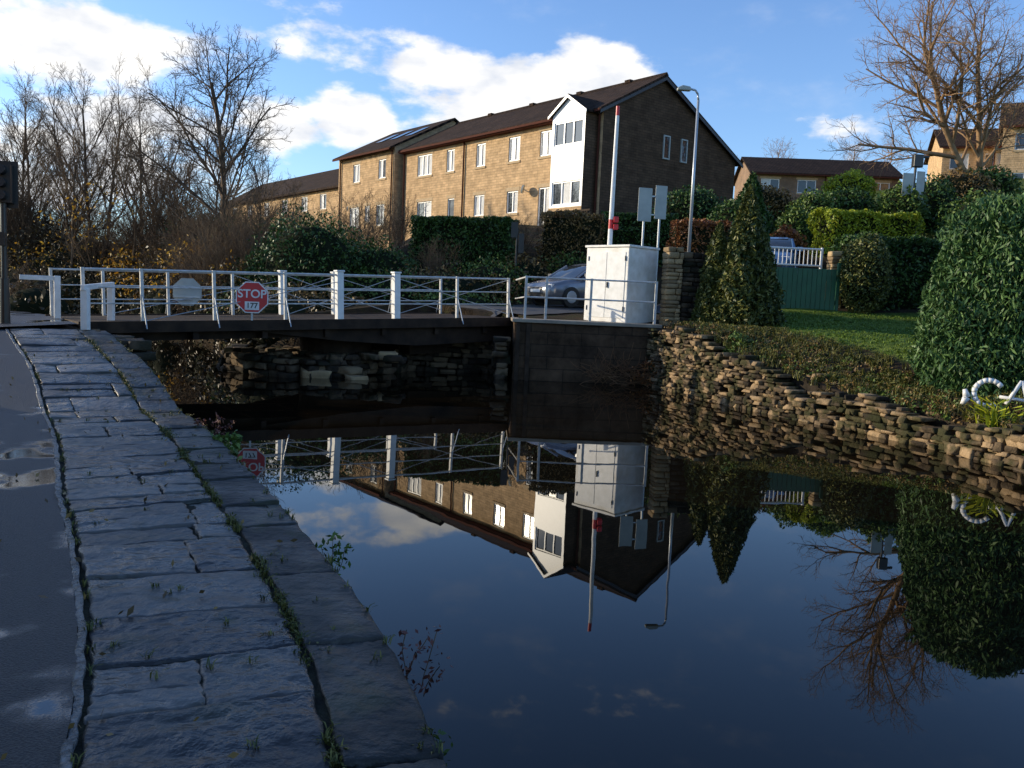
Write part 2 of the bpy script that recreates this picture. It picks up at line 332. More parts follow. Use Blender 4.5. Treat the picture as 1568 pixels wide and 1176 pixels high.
b=B(); b.box(0,3.66,0,1.6,-.8,1.46); b.obj('stained_face',m_concrete,ab,bevel=.02)
b=B(); b.box(-.06,3.72,-.08,1.7,1.463,1.55); b.obj('coping_slab',m_copedge,ab,bevel=.015)
b=B()
for x in (.04,.3): b.box(x,x+.1,-.06,-.005,-.6,1.44)
b.obj('timber_fenders',m_timber,ab)
it=rubble([(-7.0,15.35),(-8.1,16.6),(-9.2,17.9),(-10.3,19.5)],lambda q:1.02,-.25,1,.4,(.14,.22),(.25,.6))
stones('bridge_bank_wall',it,m_rubdark)

# ------------------------------------------------------------ towpath
yy=np.arange(-8,16.6,.1); xx=np.interp(yy,[a[1] for a in Lb[:9]],[a[0] for a in Lb[:9]])
k=np.ones(15)/15; xx=np.convolve(np.pad(xx,7,mode='edge'),k,'valid')
ss=np.concatenate([[0],np.cumsum(np.hypot(np.diff(xx),np.diff(yy)))])
tx=np.gradient(xx,ss); ty=np.gradient(yy,ss); tn=np.hypot(tx,ty); tx/=tn; ty/=tn
def TP(s,o):
    x=np.interp(s,ss,xx); y=np.interp(s,ss,yy); a_=np.interp(s,ss,tx); b_=np.interp(s,ss,ty)
    f=np.interp(y,[1,3,5,7.3,13],[.84,.86,.95,1.05,1.12]); o=np.where(np.asarray(o)<1.6,o*f,np.asarray(o)-1.5+1.5*f)
    return x-b_*o, y+a_*o, y
def slabs(name,rects,mat,th,relief,res=9,parent=None,edge=.01,cj=.012):
    VV=[];FF=[];n=0
    for (s0,s1,o0,o1,dz,*sk) in rects:
        sk=sk[0] if sk else (0,0)
        q=res if s0<19 else 5
        def gr(L_):
            m=np.linspace(0,1,q); 
            return np.unique(np.concatenate([[0,.006/L_,.016/L_],m[1:-1],[1-.016/L_,1-.006/L_,1]]).round(5))
        us=gr(s1-s0); ws=gr(max(o1-o0,.05)) if o1-o0>.1 else np.array([0,.2,.8,1.])
        qa,qb=len(us),len(ws)
        j=[[R(-cj,cj),R(-cj,cj)] for _ in range(4)]
        U,W=np.meshgrid(us,ws,indexing='ij')
        js=(1-U)*(1-W)*j[0][0]+U*(1-W)*j[1][0]+U*W*j[2][0]+(1-U)*W*j[3][0]
        jo=(1-U)*(1-W)*j[0][1]+U*(1-W)*j[1][1]+U*W*j[2][1]+(1-U)*W*j[3][1]
        js=js+.006*np.sin(W*17+s0*9)+.004*np.sin(W*41+s0); jo=jo+.006*np.sin(U*15+o0*7+s0)
        sS=s0+(s1-s0)*U+js; oO=o0+(o1-o0)*W+jo
        sS=sS+(oO-.95)*(sk[0]*(1-U)+sk[1]*U)
        px,py,cy=TP(sS,oO)
        e=np.minimum(np.minimum(U,1-U)*(s1-s0),np.minimum(W,1-W)*(o1-o0))
        rel=np.array([noise.fractal(Vector((a_*3,b_*7,s0*3)),1,2,6) for a_,b_ in zip(px.ravel(),py.ravel())]).reshape(qa,qb)
        tilt=(U-.5)*R(-.016,.016)+(W-.5)*R(-.016,.016)
        z=lbase(cy)+.05+dz+relief*rel-edge*np.clip(1-e/.016,0,1)+tilt
        v=np.stack([px,py,z],-1).reshape(-1,3); I=np.arange(qa*qb).reshape(qa,qb)+n
        f=np.stack([I[:-1,:-1],I[:-1,1:],I[1:,1:],I[1:,:-1]],-1).reshape(-1,4)[:, ::-1]
        ring=np.concatenate([I[0,:],I[1:,-1],I[-1,::-1][1:],I[::-1,0][1:-1]])
        low=v[ring-n].copy(); low[:,2]-=th; m_=len(ring); LI=np.arange(m_)+n+qa*qb
        f2=np.stack([ring,np.roll(ring,-1),np.roll(LI,-1),LI],-1)
        VV+= [v,low]; FF+=[f,f2]; n+=qa*qb+m_
    return fast(name,np.concatenate(VV),np.concatenate(FF),mat,parent,False)
rects=[];s=0
while s<ss[-1]-.4:
    l=R(.5,1.2); rects.append((s+.004,s+l-.004,.0,.42,R(-.02,.004))); s+=l
slabs('canal_edge_coping',rects,m_coping,.5,.013,14,edge=.008,cj=.008) 
rects=[];s=0; k0=0
while s<ss[-1]-.5:
    l=R(.28,.74); k1=R(-.09,.09)
    if random.random()<.6:
        c=R(.62,1.22); rects.append((s+.007,s+l-.007,.452,c-.007,R(-.012,.012),(k0,k1)))
        if random.random()<.35:
            m_=s+l*R(.4,.6); rects.append((s+.007,m_-.006,c+.007,1.42,R(-.012,.012),(k0,(k0+k1)/2))); rects.append((m_+.006,s+l-.007,c+.007,1.42,R(-.012,.012),((k0+k1)/2,k1)))
        else: rects.append((s+.007,s+l-.007,c+.007,1.42,R(-.012,.012),(k0,k1)))
    else: rects.append((s+.007,s+l-.007,.452,1.42,R(-.01,.01),(k0,k1)))
    s+=l; k0=k1
slabs('flagstone_path',rects,m_flag,.12,.011,24,edge=.008)
rects=[];s=0
while s<ss[-1]-.4:
    l=R(.5,1.3); rects.append((s+.002,s+l-.002,1.45+R(-.006,.006),1.49+R(-.006,.006),.002)); s+=l
slabs('path_kerb',rects,m_kerb,.15,.012,30,edge=.002,cj=.006)
ns=120; V=[];FQ=[]
for i in range(ns):
    s=ss[-1]*i/(ns-1)
    for o in (1.485,2.2,3.2,4.5,7.5):
        x,y,cy=TP(s,o); V.append((float(x),float(y),float(lbase(cy))+.045))
for i in range(ns-1):
    for j in range(4):
        a_=i*5+j; FQ.append((a_,a_+1,a_+6,a_+5)[::-1])
fast('towpath_asphalt',V,FQ,m_asph,None,True)
b=B(); b.add([(-8.3,16.2,1.2),(-9.4,14.2,1.12),(-14,14,1.16),(-20,22,1.16),(-14.5,24,1.16),(-10.5,19.4,1.2)],[(0,1,2,3,4,5)][::-1]); b.obj('lane_road',m_asph)
V=[];FQ=[]
for i in range(ns):
    s=ss[-1]*i/(ns-1)
    for o in (.1,1.55):
        x,y,cy=TP(s,o); V.append((float(x),float(y),float(lbase(cy))+.026))
for i in range(ns-1): a_=i*2; FQ.append((a_,a_+1,a_+3,a_+2)[::-1])
fast('joint_soil',V,FQ,m_jsoil)
pts=[(-1.0,24.4),(2,27.5),(6.5,28.5),(12,27.5),(22,27)]
def strip(name,pts,w,mat,dz=.03):
    V=[];Fq=[];P=[Vector(p) for p in pts]; n=0
    for i in range(len(P)-1):
        for t in np.linspace(0,1,8)[:(8 if i==len(P)-2 else 7)]:
            p_=P[i].lerp(P[i+1],t); d=(P[i+1]-P[i]).normalized(); nn=Vector((-d.y,d.x))
            for k in (-1,-.5,0,.5,1):
                q=p_+nn*w*k/2; V.append((q.x,q.y,H(q.x,q.y)+dz))
            n+=1
    for i in range(n-1):
        for j in range(4): a_=i*5+j; Fq.append((a_,a_+5,a_+6,a_+1)[::-1])
    return fast(name,V,Fq,mat)
strip('road',pts,3.6,m_road)

# ------------------------------------------------------------ leaves
def leaves(name,P,size,mat,parent=None,aspect=1.5,up=0):
    P=np.asarray(P); n=len(P)
    a=rng.normal(size=(n,3)); a[:,2]+=up; a/=np.linalg.norm(a,axis=1)[:,None]
    b_=np.cross(a,rng.normal(size=(n,3))); b_/=np.linalg.norm(b_,axis=1)[:,None]
    s=size*rng.uniform(.6,1.4,(n,1)); a=a*s*aspect; b_=b_*s*.7
    V=np.stack([P-a*.5,P+b_*.5,P+a*.5,P-b_*.5],1).reshape(-1,3)
    return fast(name,V,np.arange(4*n).reshape(n,4),mat,parent)
def nf(p,k=1.0,ph=0):
    x,y,z=p[:,0]*k+ph,p[:,1]*k,p[:,2]*k
    return (np.sin(3.1*x+1.3*y)*np.cos(2.7*y-1.1*z)+np.sin(5.3*z+2.2*x+1)*np.cos(4.7*y+x)+.6*np.sin(9.1*x+3*z)*np.sin(8.3*y-4*z+2))/2
def ell(n,c,r,rough=.18,ph=None):
    ph=R(0,9) if ph is None else ph
    d=rng.normal(size=(n,3)); d/=np.linalg.norm(d,axis=1)[:,None]
    k=(1+rough*nf(d,1.6,ph))*(1-.3*rng.random(n)**1.6)
    return d*k[:,None]*np.array(r)+np.array(c)
def boxp(n,c,sz,ang=0,rough=.12):
    p=rng.uniform(-1,1,(n,3)); ax=rng.choice(3,n,p=[.2,.4,.4]); sg=rng.choice([-1,1],n)
    p[np.arange(n),ax]=sg*(1-.2*rng.random(n)**1.5)
    p[:,2]=np.where(ax==2,np.abs(p[:,2]),p[:,2])
    q=p*np.array(sz)/2; q*= (1+rough*nf(q,1.1,R(0,9)))[:,None]
    ca,sa=math.cos(ang),math.sin(ang)
    return np.stack([q[:,0]*ca-q[:,1]*sa,q[:,0]*sa+q[:,1]*ca,q[:,2]],-1)+np.array(c)
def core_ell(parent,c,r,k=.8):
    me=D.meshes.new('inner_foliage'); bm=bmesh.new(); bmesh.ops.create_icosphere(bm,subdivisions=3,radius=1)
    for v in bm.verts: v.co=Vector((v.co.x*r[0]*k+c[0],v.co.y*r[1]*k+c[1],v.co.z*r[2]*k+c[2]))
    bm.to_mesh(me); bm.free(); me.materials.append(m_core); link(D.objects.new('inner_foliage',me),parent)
def bush(name,ells,n,size,mat,rough=.2,core=.78,aspect=1.5,up=0):
    vol=[e[1][0]*e[1][2] for e in ells]; t=sum(vol)
    P=np.concatenate([ell(int(n*v/t),c,r,rough) for (c,r),v in zip(ells,vol)])
    o=leaves(name,P,size,mat,aspect=aspect,up=up)
    if core:
        for c,r in ells: core_ell(o,c,r,core)
    return o
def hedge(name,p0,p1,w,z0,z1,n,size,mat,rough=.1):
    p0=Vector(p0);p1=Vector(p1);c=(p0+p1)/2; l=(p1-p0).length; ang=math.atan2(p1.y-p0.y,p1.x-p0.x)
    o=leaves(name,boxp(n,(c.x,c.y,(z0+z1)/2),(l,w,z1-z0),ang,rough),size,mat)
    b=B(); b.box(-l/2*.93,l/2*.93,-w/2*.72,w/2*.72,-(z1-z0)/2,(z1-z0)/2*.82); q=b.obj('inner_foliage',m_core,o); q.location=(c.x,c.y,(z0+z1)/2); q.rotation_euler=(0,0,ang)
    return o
def cone(n,c,R0,h,pw=.75,rough=.16,low=.08,te=1.25,b0=.6):
    t=rng.random(n)**te; th=rng.uniform(0,2*math.pi,n)
    prof=np.minimum(1,(t/low*(1-b0)+b0))*(1-t)**pw
    d=np.stack([np.cos(th),np.sin(th),t*3],-1)
    r=R0*prof*(1+rough*nf(d,1.7,R(0,9)))*(1-.3*rng.random(n)**1.5)
    zz=t*h*(1+.03*np.sin(th*3))
    return np.stack([c[0]+r*np.cos(th),c[1]+r*np.sin(th),c[2]+zz],-1)
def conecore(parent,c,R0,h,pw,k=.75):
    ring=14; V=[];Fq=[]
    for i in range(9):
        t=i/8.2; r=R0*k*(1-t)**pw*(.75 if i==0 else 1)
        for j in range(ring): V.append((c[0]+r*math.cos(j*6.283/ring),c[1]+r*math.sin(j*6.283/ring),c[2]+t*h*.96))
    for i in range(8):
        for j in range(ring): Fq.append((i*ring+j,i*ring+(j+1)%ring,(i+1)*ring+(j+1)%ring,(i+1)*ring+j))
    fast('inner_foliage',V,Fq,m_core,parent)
c=(8.45,14.7,.75)
P=np.concatenate([cone(52000,c,1.5,3.3,.24,.10,.2,1.0,.9),ell(8000,(8.45,14.7,3.55),(1.05,1.05,.55),.22),cone(5000,(8.45,14.7,.45),1.4,.7,.1,.15,.5,1,.8)]); o=leaves('cypress_bush',P,.048,m_lf_cyp,aspect=2.6,up=1.3); conecore(o,(8.45,14.7,.6),1.35,3.2,.26,.84)
c=(5.75,21.7,1.5); P=np.concatenate([cone(17000,c,1.0,3.5,.75,.3),cone(8000,(5.1,21.9,1.5),.6,2.6,.7,.3)]); o=leaves('conifer_tree',P,.07,m_lf_con,aspect=2,up=.6); conecore(o,c,.95,3.4,.75,.7)
c=(6.3,23.6,1.8); P=cone(9000,c,.9,3.8,.6,.25); o=leaves('conifer_tree',P,.08,m_lf_dark,aspect=2,up=.6); conecore(o,c,.85,3.6,.6,.75)
hedge('green_hedge',(-4.0,33),(-.2,32.6),1.4,2.6,5.0,16000,.085,m_lf_dark)
hedge('green_hedge',(3.3,33.6),(6.0,33.4),1.2,3.6,5.5,8000,.09,m_lf_dark)
hedge('brown_hedge',(.9,33.4),(3.2,33.2),1.2,3.2,5.4,8000,.07,m_lf_brn,.25)
hedge('russet_hedge',(5.4,30.5),(8.3,30.5),1.1,2.8,5.05,9000,.075,m_lf_rus,.15)
hedge('yellow_green_hedge',(11.0,31.6),(14.7,32.6),1.3,4.2,5.75,11000,.085,m_lf_yel,.15)
hedge('dark_hedge',(9.9,25.8),(13.2,26.8),1.5,2.2,4.35,14000,.08,m_lf_dark)
hedge('dark_hedge',(13,22.5),(17,24),1.6,2.0,4.7,9000,.08,m_lf_dark)
bush('round_bush',[((10.1,25.0,3.15),(.75,.7,1.15))],7000,.06,m_lf_con,.12)
for c,r,m in [((12.0,35.5,5.7),(1.0,1,1.3),m_lf_mid),((10.9,34.3,4.9),(.7,.7,1.3),m_lf_mid),((13.6,36,6.2),(1.1,1,1.1),m_lf_dark),((15.4,35,6.3),(1.0,1,1.0),m_lf_mid),((17.2,36.5,6.6),(1.2,1,1.3),m_lf_dark),
              ((9.2,36,5.6),(1.4,1,1.0),m_lf_dark),((9.6,31,4.0),(.8,.7,1.0),m_lf_rus),((11.6,41,7.0),(1.4,1,.9),m_lf_brn),((19.5,38.5,7.4),(1.7,1,1.2),m_lf_brn),((22,41,8.2),(1.5,1,1.0),m_lf_mid),((7.6,38,6.2),(1.6,1,1.1),m_lf_dark),
              ((16.8,31.5,5.2),(1.5,1,1.5),m_lf_mid),((19,30,5.2),(1.5,1.2,1.9),m_lf_dark),((15.6,41,7.9),(1.2,1,.8),m_lf_yel),((13.4,24.8,2.7),(.9,.7,.7),m_lf_rus)]:
    bush('garden_shrub',[(c,r)],3400,.1,m,.22)
bush('evergreen_shrub',[((-7.0,29.0,2.7),(1.9,1.4,1.9)),((-5.0,30,2.4),(1.6,1.3,1.5)),((-8.7,30.0,2.0),(1.3,1.3,1.4))],20000,.08,m_lf_dark,.32)
bush('evergreen_shrub',[((-11,36,3),(2.2,1.5,1.9)),((-14,40,3.3),(2.6,1.5,2))],9000,.12,m_lf_dark,.35)
el_=[]
RB2=Rb[17:22]
for i in range(26):
    t=i/25*(len(RB2)-1.001); k_=int(t); f=t-k_; x=RB2[k_][0]*(1-f)+RB2[k_+1][0]*f+R(-.2,.8); y=RB2[k_][1]*(1-f)+RB2[k_+1][1]*f+R(.5,1.4)
    h=R(.6,1.4)*(1+.4*(t>1)); el_.append(((x,y,.45+h*.45),(R(1.0,1.9),.9,h)))
bush('bank_scrub',el_,26000,.085,m_lf_scrub,.45,.65)
bush('bank_scrub',[((-14.5,37.5,2.2),(3,1.2,1.5)),((-21,43,2.6),(5,1.5,2.2)),((-32,49,2.6),(6,1.5,2.2)),((-12.5,22.3,1.2),(1.2,1,.9)),((-15.5,25,1.3),(1.6,1,1))],14000,.12,m_lf_scrub,.45,.65)
bush('bank_undergrowth',[((-2.5,29.5,2.1),(2.6,1.2,.9)),((-6.5,27,1.3),(2.5,1.2,.8)),((-9.5,31,1.5),(2,1.2,.9)),((0.3,31.8,2.8),(1.4,.8,.9))],9000,.09,m_lf_brn,.4,.7)
bush('bank_undergrowth',[((-4.5,29,2.0),(2.4,1.2,.8)),((-8.2,27.6,1.3),(1.5,1,.8)),((-1,30.6,2.6),(1.5,.9,.8)),((2.2,32,3.1),(1.4,.7,.7)),((-1.8,27.5,1.7),(1.6,.8,.5))],9000,.08,m_lf_mid,.4,.7)

# ------------------------------------------------------------ bare trees
def rot_about(d,ang,az):
    a=d.orthogonal().normalized(); b_=d.cross(a)
    return (d*math.cos(ang)+(a*math.cos(az)+b_*math.sin(az))*math.sin(ang)).normalized()
def gen(height,r0,counts,seed,ang=(.45,.85),up=.06,trunk=.8,stems=1,ratio=(.42,.68),lean=(0,0),wob=.1,start=.25,rmin=.007):
    rd=random.Random(seed); segs=[]
    def br(p,d,Ln,r,lev):
        n=(8 if lev==0 else 4 if lev<3 else 3 if lev<len(counts) else 2); pts=[(p.copy(),d.copy(),r)]
        for i in range(n):
            w=wob*(1 if lev else .55)
            d=(d+Vector((rd.gauss(0,w),rd.gauss(0,w),rd.gauss(0,w)+up*(1 if lev else .3)))).normalized()
            q=p+d*(Ln/n); rr=max(rmin*.6,r*(1-.13*(4/n)*1.4)) if i<n-1 else max(rmin*.5,r*.72)
            segs.append((*p,*q,r,rr)); p=q; r=rr; pts.append((p.copy(),d.copy(),r))
        if lev<len(counts):
            c=counts[lev]; az=rd.uniform(0,6.28)
            for k in range(c):
                t=start+(1-start)*(k+rd.random())/c if lev==0 else .15+.85*(k+rd.random())/c
                i=min(n-1,int(t*n)); f=t*n-i; a0,b0=pts[i],pts[i+1]
                pp=a0[0].lerp(b0[0],f); dd=a0[1].lerp(b0[1],f).normalized(); r_=a0[2]
                az+=2.4+rd.uniform(-.5,.5)
                nd=rot_about(dd,rd.uniform(*ang),az)
                br(pp,nd,Ln*rd.uniform(*ratio)*(1.15-.5*t if lev==0 else 1.05-.35*t),max(rmin,r_*rd.uniform(.42,.62)),lev+1)
    for s in range(stems):
        d=Vector((lean[0]+rd.gauss(0,.25 if stems>1 else .03),lean[1]+rd.gauss(0,.25 if stems>1 else .03),1)).normalized()
        br(Vector((rd.gauss(0,.2),rd.gauss(0,.2),-.2)) if stems>1 else Vector((0,0,-.3)),d,height*trunk*(rd.uniform(.7,1) if stems>1 else 1),r0,0)
    return np.array(segs)
def segmesh(name,segs,mat,k=3):
    p0=segs[:,0:3];p1=segs[:,3:6]; r0=segs[:,6:7]; r1=segs[:,7:8]; d=p1-p0; d/=np.linalg.norm(d,axis=1)[:,None]+1e-9
    ref=np.where(np.abs(d[:,2:3])<.9,np.array([[0,0,1.]]),np.array([[1.,0,0]]))
    a=np.cross(d,ref); a/=np.linalg.norm(a,axis=1)[:,None]; b_=np.cross(d,a)
    rings=[]
    for p_,r_ in((p0,r0),(p1,r1)):
        for j in range(k):
            t=6.28318*j/k; rings.append(p_+a*r_*math.cos(t)+b_*r_*math.sin(t))
    V=np.stack(rings,1).reshape(-1,3); n=len(segs); base=np.arange(n)[:,None]*2*k
    F_=np.concatenate([base+np.array([[j,(j+1)%k,k+(j+1)%k,k+j]]) for j in range(k)],0)
    return fast(name,V,F_,mat,None,True)
t1=segmesh('bare_tree',gen(10.8,.17,[17,10,7,5],3,(.45,.95),.05,.92,ratio=(.38,.55)),m_bark,4); t1.location=(-12.1,35.2,1.2)
tA=segmesh('bare_tree',gen(9,.12,[14,8,7,4],5,(.4,.8),.05,.9,ratio=(.36,.54)),m_twig)
tB=segmesh('bare_tree',gen(8.5,.075,[11,7,6,4],9,(.3,.7),.05,.9,stems=3,ratio=(.3,.5),start=.15),m_twig)
tC=segmesh('bare_tree',gen(9.5,.12,[15,9,6,4],12,(.35,.75),.06,.92,ratio=(.32,.5)),m_bark)
sA=segmesh('bare_shrub',gen(4.4,.03,[7,6,4],21,(.3,.7),.04,.95,stems=14,ratio=(.35,.55),start=.1,rmin=.006),m_twig)
sB=segmesh('bare_shrub',gen(3.8,.028,[7,6,4],25,(.3,.8),.02,.95,stems=14,ratio=(.35,.6),start=.1,rmin=.006),m_twig)
FIRST=set()
def place(src,x,y,s=1,rz=None,z=None):
    if src.name in FIRST: o=D.objects.new(src.name.split('.')[0],src.data); COL.objects.link(o)
    else: o=src; FIRST.add(src.name)
    o.location=(x,y,(H(x,y) if z is None else z)-.05); o.scale=(s,s,s*R(.93,1.05)); o.rotation_euler=(0,0,R(0,6.28) if rz is None else rz); return o
for src,x,y,s in [(tA,-18.5,42.5,.98),(tC,-22,44.5,1.0),(tB,-25,47,1.0),(tA,-29,50,1.0),(tC,-33,52,.95),(tB,-20,47,1.05),(tA,-37,54,1.05),(tB,-16.5,43,.9),(tC,-14,46,.75),(tA,-27,53,1.1),
                  (tB,-12.5,42,.66),(tA,-10.8,40,.5),(tC,-42,62,1.1),(tB,-32,48.5,.9),(tA,-23.5,49,1.05),(tC,-45,60,1.1),(tB,-28,46.5,.85),(tC,-18,52,.85),(tB,-36,50,1.0),(tA,-50,60,1.2),
                  (tB,-17.5,39.5,.8),(tA,-21.5,41.5,.8),(tB,-26,44.5,.8),(tC,-35,49,.9),(tA,-31,55,1.05),(tB,-15,40,.7)]:
    place(src,x,y,s)
for i in range(66):
    t=R(0,1)
    if i<22: x=-9.4-5*t+R(-.8,1.2); y=29.5+8*t+R(-.3,2.5)
    else: x=-14-23*t+R(-1,2); y=38+10.5*t+R(0,4.5)
    place(sA if i%2 else sB,x,y,R(.5,1.15))
for x,y,s in [(-5.5,32,.75),(-3,31.4,.45),(0,33,.5),(-8,33.5,.9),(-6.5,34.5,.9),(-9.8,36,1.1),(-13.4,22.8,.5),(-16,25.5,.6),(-7.5,36,.8),(-5,35.5,.6)]: place(sB,x,y,s)
P=np.concatenate([ell(900,(-17.5,39.6,2.6),(1.6,.8,1.1),.4),ell(600,(-12.8,34.0,2.6),(1.6,.8,1.2),.4),ell(500,(-20,41.5,4.5),(3,1,2),.4),ell(300,(-9.8,30,2.2),(1.2,.8,.8),.4),ell(600,(-15,37,2),(2.4,.8,1),.4),ell(500,(-24,42,2.5),(3,.8,1.2),.4)])
leaves('autumn_leaves',P,.11,m_lf_gold)
sg=np.concatenate([gen(11.5,.26,[14,9,7,4],33,(.45,.95),.03,.8,ratio=(.42,.6),lean=(-.28,0),wob=.14,start=.3,rmin=.008),gen(10.5,.22,[13,9,7,4],37,(.45,.95),.03,.8,ratio=(.42,.6),lean=(.12,.05),wob=.15,start=.25,rmin=.008)])
t=segmesh('large_bare_tree',sg,m_barkl,4); t.location=(23.4,44.5,7.6)
tD=segmesh('bare_tree',gen(6,.1,[10,7,5,4],43,(.4,.9),.05,.85,ratio=(.4,.6)),m_barkl)
for x,y,s in [(27,92,1.05),(24.5,95,.8),(34,90,.95),(37,88,.9),(40.5,70,.9),(46,72,1),(36.5,74,.9)]: place(tD,x,y,s)

# ------------------------------------------------------------ houses
def fbox(b,fn,u0,u1,z0,z1,d0,d1):
    v=[fn(u,z,d) for d in(d0,d1) for (u,z) in((u0,z0),(u1,z0),(u1,z1),(u0,z1))]
    b.add(v,[(0,1,2,3),(4,5,6,7),(0,1,5,4),(1,2,6,5),(2,3,7,6),(3,0,4,7)])
def wallopen(b,fn,u0,u1,z0,z1,ops,dep=.14):
    us=sorted({u0,u1,*[o[0] for o in ops],*[o[1] for o in ops]}); zs=sorted({z0,z1,*[o[2] for o in ops],*[o[3] for o in ops]})
    for a,c in zip(us[:-1],us[1:]):
        for e,f in zip(zs[:-1],zs[1:]):
            m,n=(a+c)/2,(e+f)/2
            if any(o[0]<m<o[1] and o[2]<n<o[3] for o in ops): continue
            b.add([fn(a,e,0),fn(c,e,0),fn(c,f,0),fn(a,f,0)],[(0,1,2,3)])
    for o in ops:
        c=[(o[0],o[2]),(o[1],o[2]),(o[1],o[3]),(o[0],o[3])]
        for i in range(4):
            p_,q=c[i],c[(i+1)%4]; b.add([fn(*p_,0),fn(*q,0),fn(*q,dep),fn(*p_,dep)],[(0,1,2,3)])
def window(bf,bg,bc,bl,fn,u0,u1,z0,z1,div=2,d=.08,sill=True,curt=.5):
    w=.07
    fbox(bf,fn,u0,u1,z0,z0+w,d-.03,d+.05); fbox(bf,fn,u0,u1,z1-w,z1,d-.03,d+.05)
    for i in range(div+1):
        u=u0+(u1-u0-w)*i/div; fbox(bf,fn,u,u+w,z0+w,z1-w,d-.03,d+.05)
    for i in range(div):
        a=u0+(u1-u0)*i/div+w*.5; c=u0+(u1-u0)*(i+1)/div-w*.4
        t=bc if random.random()<curt else bg
        t.add([fn(a,z0+w*.5,d+.02),fn(c,z0+w*.5,d+.02),fn(c,z1-w*.5,d+.02),fn(a,z1-w*.5,d+.02)],[(0,1,2,3)])
    if sill and bl:
        fbox(bl,fn,u0-.08,u1+.08,z0-.13,z0,-.05,d+.04); fbox(bl,fn,u0-.12,u1+.12,z1,z1+.2,-.012,.05)
hs=empty('stone_terrace_house',(3.84,42,0),(0,0,math.atan2(-.785,.62)))
front=lambda u,z,d:(u,0+d,z)
ops=[];wl_=[]
for s,w in [(4.2,1.05),(6.9,1.0),(10.0,.9),(13.1,.85),(16.0,1.7)]:
    ops.append((-s-w/2,-s+w/2,9.55,10.85)); wl_.append((ops[-1],2 if w<1.5 else 3,.85))
for s,w,z0 in [(4.2,.95,5.75),(6.9,1.0,6.75),(10.0,1.0,6.75),(12.9,.7,6.75),(15.9,1.7,6.3)]:
    ops.append((-s-w/2,-s+w/2,z0,7.95)); wl_.append((ops[-1],2 if w>.8 else 1,.35))
b=B(); wallopen(b,front,-18.5,0,3.6,11.38,ops)
b.add([(-18.5,0,3.6),(-18.5,0,11.38),(-18.5,4,13.45),(-18.5,10.2,10.15),(-18.5,10.2,3.6)],[(0,1,2,3,4)])
b.add([(-18.5,10.2,3.6),(0,10.2,3.6),(0,10.2,10.15),(-18.5,10.2,10.15)],[(0,1,2,3)])
b.obj('walls',m_stone,hs)
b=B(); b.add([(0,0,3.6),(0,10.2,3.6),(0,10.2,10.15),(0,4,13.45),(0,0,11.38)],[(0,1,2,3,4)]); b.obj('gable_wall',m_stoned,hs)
bf,bg,bc,bl=B(),B(),B(),B()
for o,dv,ct in wl_: window(bf,bg,bc,bl,front,*o,dv,curt=ct)
gf=B(); gab=lambda u,z,d:(0.0-d,u,z)
for u0,u1,z0,z1 in [(4.25,4.75,9.55,10.75),(5.6,6.1,9.55,10.75),(4.3,4.9,6.7,7.9),(5.6,6.2,6.7,7.9)]:
    window(gf,bg,bc,None,gab,u0,u1,z0,z1,1,d=-.04,curt=0); 
gf.obj('gable_window_frames',m_grey,hs)
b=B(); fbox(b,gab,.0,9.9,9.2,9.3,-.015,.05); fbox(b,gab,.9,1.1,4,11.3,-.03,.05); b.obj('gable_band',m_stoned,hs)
b=B(); b.extx([(-.42,11.2),(-.42,11.32),(4,13.68),(4,13.52)],-18.55,.22); b.extx([(4,13.52),(4,13.68),(10.6,10.12),(10.6,10.0)],-18.55,.22)
b.obj('roof_slopes',m_roof,hs)
b=B(); b.extx([(3.86,13.62),(4,13.78),(4.14,13.62)],-18.55,.24)
for x in (-2.6,-6.4,-10.6,-14.8): b.box(x,x+.4,3.85,4.1,13.66,13.82)
b.obj('ridge_tiles',m_roof,hs)
b=B(); b.box(-18.5,-2.75,-.5,-.421,11.14,11.25); b.box(-.35,.2,-.5,-.421,11.14,11.25); b.box(-18.5,-2.75,-.41,-.002,11.1,11.18)
for x in (-18.35,-11.6,-.2): b.cyl((x,-.08,4),(x,-.08,11.15),.05)
b.obj('gutters_and_downpipes',m_brownpipe,hs)
b=B(); b.extx([(-.45,11.05),(-.45,11.2),(4,13.55),(10.6,10.0),(10.6,9.85),(4,13.38)],.222,.26); b.obj('verge_boards',m_black,hs)
BX=.6
b=B(); bay=lambda u,z,d:(u+BX,-.85+d,z)
bo=[(-3.2,-1.1,9.7,10.85),(-3.2,-1.1,6.8,7.95)]
wallopen(b,bay,-3.35,-.95,4.2,11.2,bo)
b.add([(-3.35+BX,-.85,4.2),(-3.35+BX,0,4.2),(-3.35+BX,0,11.2),(-3.35+BX,-.85,11.2)],[(0,1,2,3)])
b.add([(-3.35+BX,-.85,11.2),(-.95+BX,-.85,11.2),(-2.15+BX,-.85,11.98)],[(0,1,2)])
b.obj('bay_white_panels',m_upvc,hs)
b=B(); b.box(-3.37+BX,-.93+BX,-.87,-.84,4.2,6.68); b.obj('bay_stone_base',m_stone,hs)
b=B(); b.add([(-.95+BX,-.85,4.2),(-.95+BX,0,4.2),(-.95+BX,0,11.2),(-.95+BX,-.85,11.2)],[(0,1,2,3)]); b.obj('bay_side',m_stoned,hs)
for o in bo: window(bf,bg,bc,None,bay,*o,3,sill=False,curt=.2)
b=B()
b.exty([(-3.55+BX,11.1),(-3.55+BX,11.2),(-2.15+BX,12.12),(-.75+BX,11.2),(-.75+BX,11.1),(-2.15+BX,12.0)],-.98,1.2); b.obj('bay_roof',m_roof,hs)
b=B(); b.exty([(-3.55+BX,11.06),(-3.55+BX,11.18),(-2.15+BX,12.08),(-.75+BX,11.18),(-.75+BX,11.06),(-2.15+BX,11.94)],-1.02,-.982); b.obj('bay_bargeboard',m_upvc,hs)
b=B()
